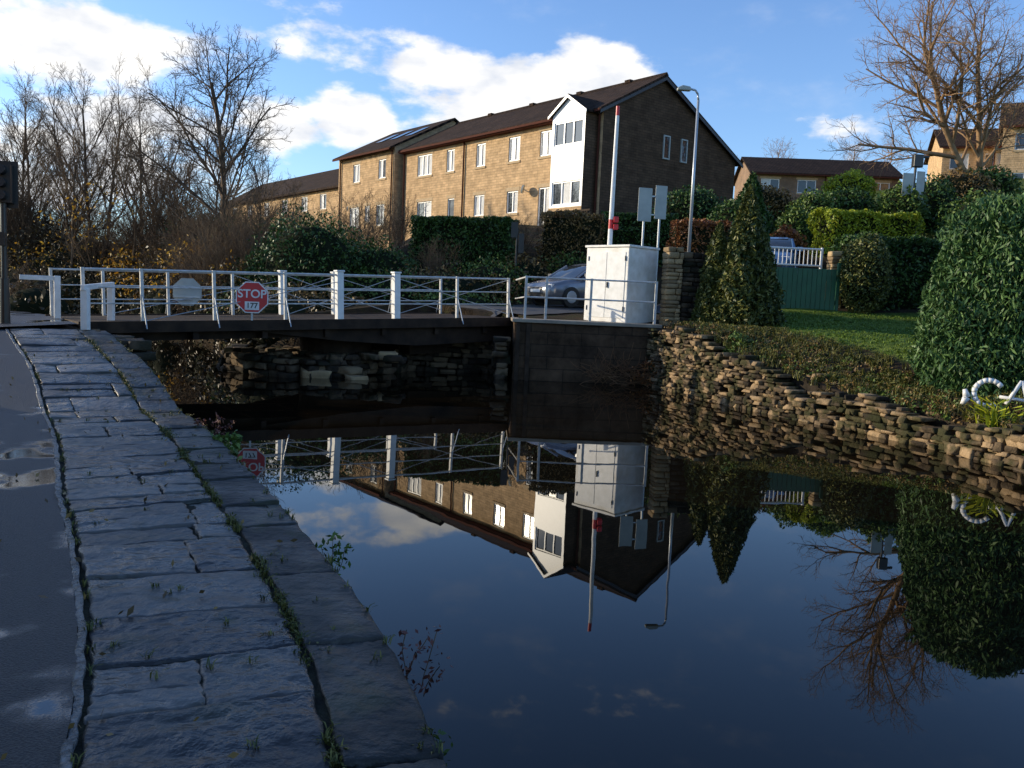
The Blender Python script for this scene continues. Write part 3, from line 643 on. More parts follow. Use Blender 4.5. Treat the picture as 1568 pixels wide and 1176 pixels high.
for s,z in ((5.5,7.9),(25.4,8.0)):
    b.cyl((-s,-.35,z),(-s-.06,-.4,z+.02),.24,.22,16); b.cyl((-s,0,z-.1),(-s,-.35,z),.025)
b.obj('satellite_dishes',m_grey,hs)
front2=lambda u,z,d:(u,-.5+d,z); ops=[];w2=[]
for s,w,z0,z1 in [(20.5,1.0,9.7,10.95),(24.1,1.0,9.7,10.95),(20.6,1.1,6.6,8.0),(24.3,1.4,6.6,8.0),(19.0+3.4,.7,6.9,8.0)]:
    ops.append((-s-w/2,-s+w/2,z0,z1)); w2.append(ops[-1])
b=B(); wallopen(b,front2,-26.8,-18.9,3.6,11.6,ops)
b.add([(-18.9,-.5,3.6),(-18.9,9,3.6),(-18.9,9,11.4),(-18.9,4,13.95),(-18.9,-.5,11.6)],[(0,1,2,3,4)])
b.add([(-26.8,-.5,3.6),(-26.8,9,3.6),(-26.8,9,11.4),(-26.8,4,13.95),(-26.8,-.5,11.6)],[(0,1,2,3,4)])
b.obj('adjoining_house_walls',m_stone,hs)
for o in w2: window(bf,bg,bc,bl,front2,*o,2,curt=.7)
b=B(); b.extx([(-.92,11.42),(-.92,11.54),(4,14.14),(4,13.98)],-27.0,-18.75); b.extx([(4,13.98),(4,14.14),(9.4,11.2),(9.4,11.06)],-27,-18.75); b.obj('adjoining_house_roof',m_roof,hs)
b=B(); b.box(-26.9,-18.8,-1.0,-.921,11.36,11.47); b.cyl((-19.1,-.58,4),(-19.1,-.58,11.4),.05); b.cyl((-26.4,-.58,4),(-26.4,-.58,11.4),.05); b.obj('adjoining_gutter',m_brownpipe,hs)
b=B()
for x in (-20.6,-22.6,-24.6):
    b.add([(x,1.2,12.72),(x+.9,1.2,12.72),(x+.9,2.6,13.46),(x,2.6,13.46)],[(0,1,2,3)])
b.obj('rooflights',m_glass,hs)
front3=lambda u,z,d:(u,1.5+d,z); ops=[]
for s in (30,33.5,37,41,45,49,53): ops+= [(-s-.6,-s+.6,8.6,9.8),(-s-.6,-s+.6,5.8,7.0)]
b=B(); wallopen(b,front3,-56,-27.2,2.6,10.3,ops)
b.add([(-27.2,1.5,3.6),(-27.2,10,3.6),(-27.2,10,10.3),(-27.2,5.5,12.6),(-27.2,1.5,10.3)],[(0,1,2,3,4)]); b.obj('far_terrace_walls',m_stone,hs)
for o in ops: window(bf,bg,bc,bl,front3,*o,2)
b=B(); b.extx([(1.1,10.05),(1.1,10.2),(5.5,12.8),(5.5,12.62)],-56.2,-27.0); b.extx([(5.5,12.62),(5.5,12.8),(10.4,10.2),(10.4,10.05)],-56.2,-27.0); b.obj('far_terrace_roof',m_roof,hs)
bf.obj('window_frames',m_upvc,hs); bg.obj('window_glass',m_glass,hs); bc.obj('curtained_glass',m_curtain,hs); bl.obj('lintels_and_sills',m_lintel,hs)

def simplehouse(name,loc,rz,w,dp,wh,rh,mat,nwin,win=1.3):
    e=empty(name,loc,(0,0,rz)); fr=lambda u,z,d:(u,d,z); ops=[]
    for i in range(nwin):
        u=w*(i+.5)/nwin
        for z in ((wh-1.7,) if wh<4 else (wh-1.7,wh-4.4)): ops.append((u-win/2,u+win/2,z,z+1.15))
    b=B(); wallopen(b,fr,0,w,-2,wh,ops); b.add([(0,0,-2),(0,dp,-2),(0,dp,wh),(0,dp/2,wh+rh),(0,0,wh)],[(0,1,2,3,4)]); b.add([(w,0,-2),(w,dp,-2),(w,dp,wh),(w,dp/2,wh+rh),(w,0,wh)],[(0,1,2,3,4)])
    b.add([(0,dp,-2),(w,dp,-2),(w,dp,wh),(0,dp,wh)],[(0,1,2,3)]); b.obj('walls',mat,e)
    a1,a2,a3,a4=B(),B(),B(),B()
    for o in ops: window(a1,a2,a3,a4,fr,*o,2,curt=.25)
    a1.obj('window_frames',m_upvc,e);a2.obj('window_glass',m_glass,e);a4.obj('sills',m_lintel,e)
    if a3.V: a3.obj('curtained_glass',m_curtain,e)
    b=B(); b.extx([(-.4,wh-.2),(-.4,wh-.05),(dp/2,wh+rh+.15),(dp/2,wh+rh)],-.3,w+.3); b.extx([(dp/2,wh+rh),(dp/2,wh+rh+.15),(dp+.4,wh-.05),(dp+.4,wh-.2)],-.3,w+.3); b.obj('roof',m_roof,e)
    b=B(); b.box(-.1,w+.1,-.5,-.401,wh-.25,wh-.14); b.cyl((w*.5,-.08,0),(w*.5,-.08,wh-.2),.05); b.obj('gutter',m_brownpipe,e)
    return e
simplehouse('brick_house',(20.2,76,9.0),-.05,12.6,7.5,5.1,1.75,m_brick,4,1.6)
simplehouse('stone_house',(33.2,60.5,10.6),-.5,12,8,4.9,2.2,m_stone,4,1.5)
simplehouse('stone_house',(31.8,66,10.8),-.3,7,7,4.2,1.8,m_stone,3,1.3)
simplehouse('towpath_shade_blocker',(-15.3,11.2,.3),-math.pi/2,25,6.5,4.6,2.0,m_stone,7,1.1)  # house added out of view to cast shade over the towpath

# ------------------------------------------------------------ swing bridge
br=empty('swing_bridge',(-8.4,16.6,1.2),(0,-.03,math.atan2(.615,.789)))
LB=10.75
b=B()
n=int(LB/.2)
for i in range(n): b.box(i*LB/n+.006,(i+1)*LB/n-.006,-.05,3.4,-.07,0)
b.obj('deck_planks',m_timber,br)
b=B(); b.box(-.1,LB,-.12,-.051,-.2,.03); b.box(-.1,LB,3.4,3.47,-.2,.03)
for y in (.35,1.6,2.9): b.box(.3,LB-.2,y,y+.16,-.4,-.08)
for x in np.arange(.6,LB,1.5): b.box(x,x+.12,0,3.3,-.38,-.085)
b.exty([(3.2,-.2),(10.6,-.2),(10.6,-.6),(7.6,-.66),(5.6,-.5)],.1,.25)
b.exty([(3.6,-.2),(10.6,-.2),(10.6,-.7),(7.6,-.75),(5.8,-.6)],3.2,3.35)
b.cyl((6.2,1.7,-1.1),(6.2,1.7,-.34),.9,.9,24); b.box(7.9,10.6,.9,3,-.95,-.42); b.obj('girders_and_pivot',m_steel,br)
px=[.02,1.1,2.55,4.13,5.45,6.96,8.75,10.4]
b=B(); bk=B(); bs=B()
for y in (-.02,3.3):
    for i,x in enumerate(px):
        if i in (4,5):
            bk.box(x-.08,x+.08,y-.08,y+.08,-.06,1.12); bk.box(x-.1,x+.1,y-.1,y+.1,1.12,1.16)
        else: 
            b.box(x-.03,x+.03,y-.03,y+.03,-.2,1.08)
            o=-1 if y<1 else 1
            bs.cyl((x,y+o*.03,.55),(x,y+o*.3,-.12),.014,n=6)
    for i in range(len(px)-1):
        x0,x1=px[i]+.04,px[i+1]-.04
        for z,r in ((1.05,.024),(.70,.015),(.38,.015)):
            b.cyl((x0,y,z),(x1,y,z),r,n=8)
    for (i,j) in ((3,5),(5,3),(5,7),(7,5)):
        bs.cyl((px[i],y+.04,1.02),(px[j],y+.04,.12),.010,n=6)
    bs.cyl((px[1],y-.04,.02),(px[4],y-.04,.9),.010,n=6)
b.obj('white_railings',m_rail,br); bk.obj('king_posts',m_white,br,bevel=.01); bs.obj('stays_and_struts',m_galv,br)
def octo(e,r,mface,mrim,th=.015):
    def pr_(rr): return [(rr*math.cos(math.pi/8+i*math.pi/4),rr*math.sin(math.pi/8+i*math.pi/4)) for i in range(8)]
    b=B(); b.exty(pr_(r),0,th); b.obj('rim_plate',mrim,e)
    b=B(); b.exty(pr_(r*.93),-.004,-.001); b.obj('face',mface,e)
def text(s,e,size,loc,mat,name):
    cu=D.curves.new(name,'FONT'); cu.body=s; cu.size=size; cu.align_x='CENTER'; cu.align_y='CENTER'; cu.extrude=.002; cu.offset=size*.018
    cu.materials.append(mat); o=link(D.objects.new(name,cu),e); o.location=loc; o.rotation_euler=(math.pi/2,0,0); return o
dx,dy=.789,.615
def onb(s,off=0): return (-8.4+dx*s-dy*off,16.6+dy*s+dx*off,1.2+.03*s)
q=onb(3.3,-.16); sg_=empty('stop_sign',(q[0],q[1],1.82),(0,0,.25)); octo(sg_,.365,m_red,m_white)
text('STOP',sg_,.25,(0,-.008,.07),m_white,'stop_lettering')
b=B(); b.box(-.15,.15,-.009,-.006,-.27,-.09); b.obj('number_plate',m_white,sg_); text('177',sg_,.16,(0,-.012,-.18),m_black,'number_lettering')
b=B(); b.box(-.02,.02,.02,.06,-.5,.3); b.box(-.3,.3,.02,.05,.1,.13); b.obj('bracket',m_galv,sg_)
q=onb(3.0,3.35); sg_=empty('stop_sign',(q[0],q[1],1.86),(0,0,.25)); octo(sg_,.36,m_grey,m_grey)
b=B(); b.box(-.3,.3,-.03,-.006,.1,.14); b.box(-.3,.3,-.03,-.006,-.14,-.1); b.obj('bracket',m_galv,sg_)
rl=empty('abutment_railing',(.15,21.62,1.555),(0,0,.035)); b=B()
for x in (.1,.62,1.75,3.4): b.box(x-.03,x+.03,-.03,.03,0,1.08)
for z in (1.05,.55): b.cyl((.1,0,z),(3.4,0,z),.022,n=8)
b.cyl((.1,0,1.05),(-.1,1.6,1.0),.022,n=8); b.cyl((.1,0,.55),(-.1,1.6,.5),.02,n=8); b.cyl((3.4,0,1.05),(3.4,.5,1.05),.022,n=8)
b.obj('tubes',m_rail,rl)
cb=empty('bridge_control_cabinet',(2.78,22.95,1.54),(0,0,-math.radians(46)))
b=B(); b.box(-.72,.72,-.6,.6,0,1.95); b.obj('body',m_whiteold,cb,bevel=.02)
b=B(); b.box(-.76,.76,-.64,.64,1.95,2.01); b.obj('lid',m_whiteold,cb,bevel=.012)
b=B(); b.box(-.62,-.008,-.613,-.602,.12,1.82); b.box(.008,.62,-.613,-.602,.12,1.82); b.obj('doors',m_white,cb,bevel=.004)
b=B(); b.box(.05,.075,-.65,-.614,.9,1.05)
for z in (.3,1.6): b.cyl((-.62,-.62,z),(-.62,-.62,z+.12),.014); b.cyl((.62,-.62,z),(.62,-.62,z+.12),.014)
b.obj('handle_and_hinges',m_black,cb)
def faceblocks(x0,x1,y0,y1,z0,z1):
    out=[];z=z0
    while z<z1:
        h=R(.09,.17); s=x0
        while s<x1-.05:
            l=min(R(.18,.42),x1-s); out.append(((s+l/2,(y0+y1)/2,z+h/2),(l*.99,(y1-y0)+R(-.04,.04),h*.97),R(-.03,.03))); s+=l
        z+=h
    return out
gp=empty('stone_gate_pier',(3.85,22.05,1.5),(0,0,.12))
stones('pier_stones',faceblocks(0,.42,0,.5,0,1.95),m_gatest,gp,.03,.1)
stones('wall_stones',faceblocks(.44,2.1,.05,.5,0,1.85),m_rubmid,gp,.03,.12)
b=B(); b.box(.05,2.05,.12,.42,-.2,1.75); b.obj('core',m_mortar,gp)

e=empty('raised_barrier_pole',(2.5,23.7,1.5),(0,math.radians(.4),0)); b=B(); b2=B()
for i in range(20):
    t0,t1=i/20,(i+1)/20; (b2 if i in (7,19) else b).cyl((0,0,.8+5.05*t0),(0,0,.8+5.05*t1),.075*(1-.35*t0),.075*(1-.35*t1),12)
b.obj('boom',m_white,e); b2.obj('red_bands',m_red,e)
b=B(); b.box(-.18,.18,-.18,.18,0,1.1); b.obj('pedestal',m_whiteold,e,bevel=.02)
b=B(); b.box(.06,.2,-.1,.1,2.55,2.7); b.box(.06,.2,-.1,.1,2.74,2.9); b.obj('lamp_housing',m_red,e,bevel=.02)
e=empty('street_lamp',(5.75,29,H(5.75,29)),(0,0,0)); zt=9.2-e.location.z; b=B()
b.cyl((0,0,0),(0,0,1.2),.09,.085,14); b.cyl((0,0,1.2),(0,0,zt-.35),.06,.042,12)
pp=[(0,0,zt-.35),(-.03,0,zt-.15),(-.12,0,zt-.03),(-.3,0,zt)]
for a_,c_ in zip(pp[:-1],pp[1:]): b.cyl(a_,c_,.036,.034,10)
b.obj('column',m_galv,e,True)
b=B(); b.exty([(-.25,zt-.04),(-.3,zt+.06),(-.55,zt+.1),(-.72,zt+.02),(-.72,zt-.06),(-.3,zt-.07)],-.11,.11); b.obj('lantern',m_grey,e,bevel=.03)
e=empty('traffic_sign',(4.0,26.3,1.7),(0,0,.25)); b=B(); b.cyl((-.23,0,0),(-.23,0,3.8),.035); b.cyl((.28,0,0),(.28,0,3.9),.035); b.obj('posts',m_galv,e)
b=B(); b.box(-.46,-.02,-.06,-.04,2.85,3.85); b.box(.08,.46,-.07,-.05,2.95,3.95); b.obj('panels',m_grey,e,bevel=.01)
b=B()
for z in (3.05,3.6): b.box(-.44,.44,-.045,-.03,z,z+.04)
b.obj('channels',m_galv,e)
e=empty('traffic_sign',(15.6,34.6,4.2),(0,0,.15)); b=B(); b.cyl((0,0,0),(.05,0,4.15),.05); b.obj('post',m_black,e)
b=B(); b.box(-.5,-.02,-.07,-.05,2.35,3.5); b.box(.1,.45,-.07,-.05,2.5,3.6); b.obj('panels',m_grey,e,bevel=.01)
b=B(); b.box(-.1,.3,-.12,.1,3.75,4.25); b.box(.0,.55,-.1,.0,4.12,4.22); b.obj('signal_head',m_black,e,bevel=.03)
e=empty('post_sign',(-.05,31,2.3),(0,0,0)); b=B(); b.cyl((0,0,0),(0,0,2.3),.04); b.box(-.22,.02,-.05,.03,1.95,2.5); b.box(.06,.26,-.05,.03,1.4,2.1); b.obj('post_and_plates',m_black,e)
e=empty('timber_fence',(-.4,32.0,2.6),(0,0,.05)); b=B()
for i in range(4): b.box(0,3.6,i*.05,i*.05+.06,-.3+i*.2,-.12+i*.2)
for i in range(7): b.box(.05+i*.57,.15+i*.57,-.06,-.002,-.4,.55)
b.obj('retaining_boards',m_timber,e)
e=empty('patio_balustrade',(1.4,39.3,5.0),(0,0,-.9)); b=B()
for i in range(16): b.box(i*.16,i*.16+.05,0,.04,0,1.0)
b.box(-.05,2.6,-.01,.05,1.0,1.07); b.box(-.05,2.6,-.01,.05,.1,.16); b.obj('spindles',m_timber,e)
e=empty('green_gate',(7.45,25,2.0),(0,0,.05)); b=B()
for i in range(13): b.box(i*.145,i*.145+.135,0,.03,.1,1.3)
b.obj('boards',m_greengate,e,bevel=.004)
b=B(); b.box(0,1.9,.031,.07,.3,.4); b.box(0,1.9,.031,.07,1.0,1.1); b.box(-.08,-.01,-.03,.06,0,1.5); b.box(1.9,1.98,-.03,.06,0,1.5); b.obj('frame',m_greengate,e)
b=B()
for i in range(15): b.cyl((i*.13+.03,1.2,1.45),(i*.13+.03,1.2,1.95),.016,n=6)
b.cyl((0,1.2,1.95),(1.9,1.2,1.95),.03); b.cyl((0,1.2,1.45),(1.9,1.2,1.45),.03); b.cyl((0,1.2,.2),(0,1.2,2.0),.045); b.cyl((1.88,1.2,.2),(1.88,1.2,2.0),.045); b.obj('white_railings',m_white,e)
e=empty('stone_gatepost',(9.35,25.6,2.0),(0,0,.1)); stones('pier_stones',faceblocks(0,.4,0,.4,0,1.85),m_gatest,e,.03,.1)
e=empty('white_barrier',(-8.05,16.0,1.1),(0,0,0)); b=B(); b.box(-.065,.065,-.065,.065,0,.78); b.box(-.44,-.32,1.76,1.88,0,.85); b.add([(-.04,-.1,.74),(.04,-.1,.74),(-.34,1.9,.82),(-.42,1.9,.82),(-.04,-.1,.84),(.04,-.1,.84),(-.34,1.9,.92),(-.42,1.9,.92)],[(0,1,2,3),(4,5,6,7),(0,1,5,4),(1,2,6,5),(2,3,7,6),(3,0,4,7)]); b.obj('posts_and_rail',m_white,e,bevel=.01)
e=empty('white_barrier',(-9.75,18.2,1.15),(0,0,.5)); b=B(); b.box(-.06,.06,-.05,.05,0,.95); b.box(-.7,-.062,-.03,.03,.84,.94); b.box(-.07,.05,.3,.4,0,.85); b.obj('post_and_board',m_white,e,bevel=.01)
e=empty('bridge_traffic_signal',(-9.62,16.1,1.1),(0,0,.3)); b=B(); b.cyl((0,0,0),(0,0,.9),.09,.08,14); b.cyl((0,0,.9),(0,0,3.0),.055,.05,12); b.cyl((0,0,0),(0,0,.06),.16); b.box(-.05,.05,-.16,-.06,1.5,1.75); b.obj('post',m_black,e,bevel=.004)
b=B(); b.box(-.15,.15,-.12,.12,2.3,3.0); b.box(-.22,.22,.121,.14,2.22,3.08)
for z in (2.42,2.65,2.88): b.cyl((0,-.12,z),(0,-.28,z+.01),.09,.09,14)
b.obj('signal_head',m_black,e)
b=B()
for i in range(14): 
    b.cyl((-.2-.16*i,.9,0),(-.2-.16*i,.9,1.5),.014,n=6)
b.cyl((-.2,.9,1.5),(-2.3,.9,1.5),.02); b.cyl((-.2,.9,.2),(-2.3,.9,.2),.02); b.obj('guard_railing',m_black,e)

# ------------------------------------------------------------ cars
def car(name,loc,rz,paint):
    e=empty(name,loc,(0,0,rz))
    st=[(2.08,.55,.38,.58),(2.02,.72,.28,.68),(1.85,.80,.22,.75),(1.45,.85,.2,.85),(.95,.875,.2,.93),(.2,.885,.2,.95),(-.8,.885,.2,.97),(-1.5,.875,.2,.98),(-1.95,.83,.24,.97),(-2.1,.74,.32,.88),(-2.14,.6,.4,.8)]
    V=[];Fq=[]
    ring=[(-.86,0),(-1,.15),(-1.0,.5),(-.99,.78),(-.93,.95),(-.7,1.0),(0,1.03),(.7,1.0),(.93,.95),(.99,.78),(1,.5),(1,.15),(.86,0),(0,-.02)]
    for x,w,z0,z1 in st:
        for a_,t in ring: V.append((x,a_*w,z0+(z1-z0)*t))
    k=len(ring)
    for i in range(len(st)-1):
        for j in range(k): Fq.append((i*k+j,i*k+(j+1)%k,(i+1)*k+(j+1)%k,(i+1)*k+j))
    b=B(); b.add(V,Fq+[tuple(range(k)),tuple(range((len(st)-1)*k,len(st)*k))]); b.obj('body',paint,e,True)
    cs=[(1.08,.74,.93),(.72,.74,1.17),(.36,.70,1.36),(-.1,.66,1.45),(-.9,.65,1.45),(-1.45,.66,1.38),(-1.85,.70,1.12),(-2.02,.72,.94)]
    V=[];Fq=[];rg=[(-1.14,0),(-1.0,.93),(-.85,1),(0,1.015),(.85,1),(1.0,.93),(1.14,0)]
    for x,w,z1 in cs:
        for a_,t in rg: V.append((x,a_*w,.92+(z1-.92)*t))
    k=len(rg)
    for i in range(len(cs)-1):
        for j in range(k-1): Fq.append((i*k+j,i*k+j+1,(i+1)*k+j+1,(i+1)*k+j))
    b=B(); b.add(V,Fq); b.obj('glasshouse',m_glass,e,True)
    b=B(); V=[];Fq=[]
    for x,w,z1 in cs[2:6]:
        for a_ in (-1,-.8,0,.8,1): V.append((x,a_*w*.99,z1+.012+(-.04 if abs(a_)==1 else 0)))
    for i in range(3):
        for j in range(4): Fq.append((i*5+j,i*5+j+1,i*5+6+j,i*5+5+j))
    b.add(V,Fq)
    for sy in (-1,1):
        for (xa,za,wa,xb,zb,wb) in ((1.05,.94,.8,.36,1.36,.70),(-.35,.94,.84,-.38,1.43,.67),(-1.35,.94,.84,-1.4,1.38,.67),(-2.0,.94,.8,-1.45,1.38,.66)):
            b.cyl((xa,sy*wa,za),(xb,sy*wb,zb),.035,n=6)
        b.box(.7,.85,sy*.98-.09,sy*.98+.09,.95,1.08)
    b.obj('roof_pillars_mirrors',paint,e)
    b=B(); bh=B()
    for x in (1.32,-1.3):
        for sy in (-1,1):
            b.cyl((x,sy*.72,.32),(x,sy*.9,.32),.32,.32,24); bh.cyl((x,sy*.9,.32),(x,sy*.915,.32),.2,.18,12)
    b.box(2.04,2.1,-.5,.5,.3,.42); b.box(2.02,2.08,-.35,.35,.5,.6)
    b.obj('tyres_and_grille',m_black,e); bh.obj('wheel_hubs',m_galv,e)
    b=B(); 
    for sy in (-1,1): b.box(1.86,2.0,sy*.6-.13,sy*.6+.13,.58,.70)
    b.box(2.101,2.11,-.26,.26,.44,.54); b.obj('headlamps_and_plate',m_white,e,bevel=.03)
    return e
m_silver=M('silver_grey_paint',(.2,.21,.23),(.25,.26,.28),.22,metal=.5); m_blue=M('blue_paint',(.08,.16,.3),(.1,.2,.34),.2,metal=.4)
car('parked_car',(2.35,28.4,1.86),math.radians(214),m_silver)
car('parked_car',(8.6,29.4,H(8.6,29.4)+.05),math.radians(250),m_blue)

e=empty('garden_ornament',(7.35,13.0,.70),(0,0,-.35)); b=B()
for i in range(13):
    t0=.6+i*.36;t1=t0+.36; b.cyl((.2*math.cos(t0)-.05,0,.2+.2*math.sin(t0)),(.2*math.cos(t1)-.05,0,.2+.2*math.sin(t1)),.04,.04,8)
b.cyl((.2,0,.05),(.38,0,.42),.035,.025,8); b.cyl((.38,0,.42),(.5,0,.05),.025,.035,8); b.cyl((.1,0,.16),(.5,0,.12),.025,.025,8)
b.cyl((-.4,0,.0),(-.34,0,.12),.03,.06,8); b.cyl((-.34,0,.12),(-.38,0,.24),.06,.03,8)
b.obj('painted_scrolls',m_white,e,True)

# ------------------------------------------------------------ small plants
def blades(name,pts,h,mat,n=12,spread=.06,w=.006,parent=None):
    V=[];Fq=[]
    for (x,y,z) in pts:
        for i in range(n):
            a=R(0,6.28); d=R(.2,1)*spread; hh=h*R(.5,1.2); bx,by=x+R(-.4,.4)*spread,y+R(-.4,.4)*spread
            tx_,ty_=bx+math.cos(a)*d,by+math.sin(a)*d; wx,wy=-math.sin(a)*w,math.cos(a)*w; k=len(V)
            V+=[(bx-wx,by-wy,z),(bx+wx,by+wy,z),(bx+(tx_-bx)*.4+wx,by+(ty_-by)*.4+wy,z+hh*.7),(bx+(tx_-bx)*.4-wx,by+(ty_-by)*.4-wy,z+hh*.7),(tx_,ty_,z+hh*.85),(tx_,ty_,z+hh*.8)]
            Fq+=[(k,k+1,k+2,k+3),(k+3,k+2,k+4,k+5)]
    return fast(name,V,Fq,mat,parent)
pts=[]
for i in range(620):
    s=R(9,26); 
    if noise.noise(Vector((s*1.3,0,0)))<-.12: continue
    o=.435+R(-.02,.02) if random.random()<.55 else random.choice([R(.0,.03),R(.0,.35),R(.45,1.4),1.43]); x,y,cy=TP(s,o); pts.append((float(x),float(y),float(lbase(cy))+.03))
blades('joint_grass',pts,.05,m_grass,9,.05,.003)
P=[]
for i in range(560):
    s=R(9,26)
    if noise.noise(Vector((s*1.3,0,0)))<-.05: continue
    x,y,cy=TP(s,.435+random.gauss(0,.03)); 
    for k in range(9): P.append((float(x)+R(-.04,.04),float(y)+R(-.04,.04),float(lbase(cy))+R(.03,.06)))
leaves('joint_moss',P,.014,m_grass)
P=[]
for i in range(150):
    s=R(8,24); x,y,cy=TP(s,R(.05,2.2)); P.append((float(x),float(y),float(lbase(cy))+.07))
leaves('fallen_leaves',P,.032,m_lf_brn)
def weed(name,x,y,z,h,n,mat,ls,lean=(.1,-.1)):
    rd=random.Random(int(x*100+y*10)); segs=[];LP=[]
    for i in range(n):
        p_=Vector((x+rd.uniform(-.06,.06),y+rd.uniform(-.06,.06),z)); d=Vector((rd.gauss(lean[0],.25),rd.gauss(lean[1],.25),1)).normalized()
        for k in range(6):
            q_=p_+d*h/6*rd.uniform(.7,1.1); segs.append((*p_,*q_,.003,.0025)); p_=q_; d=(d+Vector((rd.gauss(0,.15),rd.gauss(0,.15),0))).normalized()
            for _ in range(5): LP.append(tuple(p_+Vector((rd.gauss(0,.025),rd.gauss(0,.025),rd.gauss(0,.02)))))
    o=segmesh(name,np.array(segs),m_twig,3); leaves('leaves',LP,ls,mat,o)
weed('red_bank_weed',-.42,4.05,.05,.36,4,m_redweed,.022); weed('bank_weed',-1.2,5.75,.05,.3,4,m_lf_mid,.03); weed('bank_weed',-3.05,9.25,.05,.4,9,m_lf_mid,.05); weed('red_bank_weed',-3.6,10.2,.1,.4,5,m_redweed,.04)
weed('bank_weed',-.3,3.5,.0,.2,3,m_lf_mid,.02)
P1=[];P2=[]
for i in range(620):
    y=R(10,21.3); x=RX(y); top=random.random()<.58
    z=(wtop(y)+.04) if top else (R(.02,.25) if random.random()<.5 else R(.05,wtop(y))); xx_=x+(R(-.05,1.5) if top else -.05)
    if top: z=max(z,H(xx_,y)+.03)
    L_=P1 if random.random()<.4 else P2; s=R(.06,.2)
    L_+= [tuple(v) for v in ell(50,(xx_,y,z),(s,s,s*.6),.4)]
leaves('wall_ivy',P1,.036,m_lf_mid); leaves('wall_dead_plants',P2,.036,m_lf_brn)
P=[tuple(v) for v in ell(1500,(4.9,18.6,1.15),(.3,.5,.35),.4)]; leaves('wall_fern',P,.05,m_lf_mid)
pts=[]
for i in range(900):
    y=R(9.5,21); x=RX(y)+R(-.1,1.9); pts.append((x,y,max(H(x,y),wtop(y)-.05)))
blades('bank_grass',pts,.17,m_grass,14,.12,.006)
blades('strap_leaf_plant',[(7.0,12.35,.3),(7.05,12.2,.35),(7.1,12.5,.4)],.5,m_lf_yel,26,.35,.016)
sg=[]
for i in range(150):
    p_=Vector((R(1.9,4.6),0,R(.0,.4))); p_.y=21.35 if p_.x<3.6 else 21.6-(p_.x-3.6)*2; d=Vector((R(-1,1),R(-.6,.1),R(-.1,.9))).normalized()
    for k in range(3): 
        q_=p_+d*R(.1,.3); sg.append((*p_,*q_,.008,.006)); p_=q_; d=(d+Vector((R(-.4,.4),R(-.3,.3),R(-.5,.2)))).normalized()
segmesh('dead_bramble',np.array(sg),M('russet_stem',(.16,.07,.03),(.26,.14,.06),.9),3)
P=[tuple(v) for v in ell(700,(3.6,21.2,.3),(.6,.3,.4),.4)]; leaves('bramble_leaves',P,.045,m_lf_rus)
pts=[]
for i in range(5200):
    x=R(6,13); y=R(15,24.5); z,d,l,ins=height(np.array([x]),np.array([y]))
    if d[0]>1.9: pts.append((x,y,float(z[0])-.01))
blades('lawn_grass',pts,.06,leafmat('lawn_blade',(.08,.15,.015),(.2,.28,.04)),7,.09,.006)

# ------------------------------------------------------------ sky, sun, camera
sun=Vector((-.973,.231,0)).normalized(); el=math.radians(15)
sd=Vector((sun.x*math.cos(el),sun.y*math.cos(el),math.sin(el)))
W=D.worlds.new('World'); S.world=W; W.use_nodes=True; nt=W.node_tree; N=nt.nodes; L=nt.links; N.clear()
out=N.new('ShaderNodeOutputWorld'); bg=N.new('ShaderNodeBackground'); sky=N.new('ShaderNodeTexSky'); sky.sky_type='NISHITA'; sky.sun_disc=False
sky.sun_elevation=el; sky.sun_rotation=math.atan2(sd.x,sd.y)%(2*math.pi); sky.air_density=1.0; sky.dust_density=.5; sky.ozone_density=1.6
tint=N.new('ShaderNodeMix'); tint.data_type='RGBA'; tint.blend_type='MULTIPLY'; tint.inputs[0].default_value=1; L.new(sky.outputs[0],tint.inputs[6]); tint.inputs[7].default_value=(1.12,1.38,1.85,1)
bg.inputs[1].default_value=.14; L.new(tint.outputs[2],bg.inputs[0])
tc=N.new('ShaderNodeTexCoord'); sx=N.new('ShaderNodeSeparateXYZ'); L.new(tc.outputs['Generated'],sx.inputs[0])
def mt(op,a,b_=None,c_=None):
    n=N.new('ShaderNodeMath'); n.operation=op
    for i,v in enumerate((a,b_,c_)):
        if v is None: continue
        if isinstance(v,(int,float)): n.inputs[i].default_value=v
        else: L.new(v,n.inputs[i])
    return n.outputs[0]
def mrng(v,a,b_,c_=0,d_=1,smooth=True):
    n=N.new('ShaderNodeMapRange'); n.interpolation_type='SMOOTHSTEP' if smooth else 'LINEAR'; L.new(v,n.inputs[0])
    for i,q in enumerate((a,b_,c_,d_)): n.inputs[i+1].default_value=q
    return n.outputs[0]
az=mt('ARCTAN2',sx.outputs[0],sx.outputs[1]); elv=mt('ARCSINE',sx.outputs[2])
cv=N.new('ShaderNodeCombineXYZ'); L.new(az,cv.inputs[0]); L.new(mt('MULTIPLY',elv,2.0),cv.inputs[1])
nz=N.new('ShaderNodeTexNoise'); nz.inputs['Scale'].default_value=10; nz.inputs['Detail'].default_value=8; nz.inputs['Roughness'].default_value=.58; L.new(cv.outputs[0],nz.inputs['Vector'])
m_=None
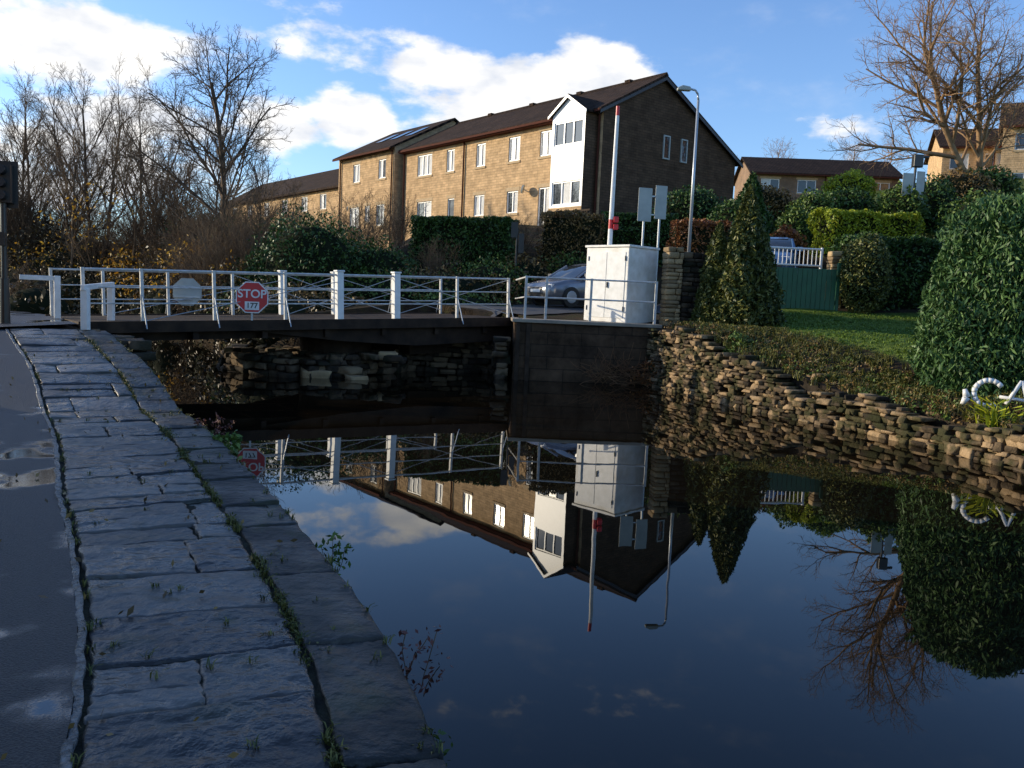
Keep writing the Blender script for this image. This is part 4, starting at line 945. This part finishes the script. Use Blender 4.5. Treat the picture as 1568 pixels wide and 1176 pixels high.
for a0,e0,rx,ry,w in [(-.0,.225,.15,.055,1.15),(.06,.24,.10,.045,1.2),(-.1,.245,.09,.035,1.0),(-.2,.195,.06,.035,1.0),(-.27,.18,.06,.035,1.0),(-.2,.265,.13,.03,.7),(-.5,.235,.17,.045,1.1),(-.55,.30,.12,.045,1.1),(-.42,.17,.15,.03,.8),(-.55,.12,.3,.06,.9),(.38,.19,.18,.022,.48),(.2,.16,.15,.025,.5),(.6,.22,.1,.02,.48),(-.35,.30,.2,.018,.45),(-1.0,.25,.35,.2,1.1),(.1,.45,.25,.03,.35),(-.15,.55,.3,.04,.35)]:
    u=mt('DIVIDE',mt('SUBTRACT',az,a0),rx); v=mt('DIVIDE',mt('SUBTRACT',elv,e0),ry)
    d=mt('SQRT',mt('ADD',mt('MULTIPLY',u,u),mt('MULTIPLY',v,v)))
    k=mrng(d,1.7,.2,0,w); m_=k if m_ is None else mt('MAXIMUM',m_,k)
den=mrng(mt('ADD',m_,mt('MULTIPLY',mt('SUBTRACT',nz.outputs['Fac'],.5),2.2)),.42,.85)
thin=mt('MULTIPLY',mrng(nz.outputs['Fac'],.5,.78),.12)
den=mt('MAXIMUM',den,thin)
nz2=N.new('ShaderNodeTexNoise'); nz2.inputs['Scale'].default_value=16; nz2.inputs['Detail'].default_value=5; L.new(cv.outputs[0],nz2.inputs['Vector'])
cr=N.new('ShaderNodeValToRGB'); cr.color_ramp.elements[0].position=.3; cr.color_ramp.elements[0].color=(.68,.72,.8,1); cr.color_ramp.elements[1].position=.58; cr.color_ramp.elements[1].color=(1,.98,.95,1); L.new(nz2.outputs['Fac'],cr.inputs[0])
bg2=N.new('ShaderNodeBackground'); bg2.inputs[1].default_value=1.15; L.new(cr.outputs[0],bg2.inputs[0])
ms=N.new('ShaderNodeMixShader'); L.new(den,ms.inputs[0]); L.new(bg.outputs[0],ms.inputs[1]); L.new(bg2.outputs[0],ms.inputs[2]); L.new(ms.outputs[0],out.inputs[0])
ld=D.lights.new('sun','SUN'); ld.energy=5; ld.angle=math.radians(.5); ld.color=(1,.86,.64); lo=link(D.objects.new('sun',ld)); lo.rotation_euler=sd.to_track_quat('Z','Y').to_euler(); lo.location=(-30,10,20)
cd=D.cameras.new('camera'); cam=link(D.objects.new('camera',cd)); cd.sensor_width=36; cd.lens=29.96; cd.clip_end=2000; cd.clip_start=.05
p_,r_=math.radians(5.6),math.radians(2.5)
e1=Vector((1,0,0)); e2=Vector((0,math.sin(p_),math.cos(p_))); fw=Vector((0,math.cos(p_),-math.sin(p_)))
Rr=e1*math.cos(r_)+e2*math.sin(r_); U_=-e1*math.sin(r_)+e2*math.cos(r_)
mtx=Matrix((Rr,U_,-fw)).transposed().to_4x4(); mtx.translation=(0,0,2.0); cam.matrix_world=mtx
S.camera=cam
S.view_settings.view_transform='Standard'; S.view_settings.look='None'; S.view_settings.exposure=0
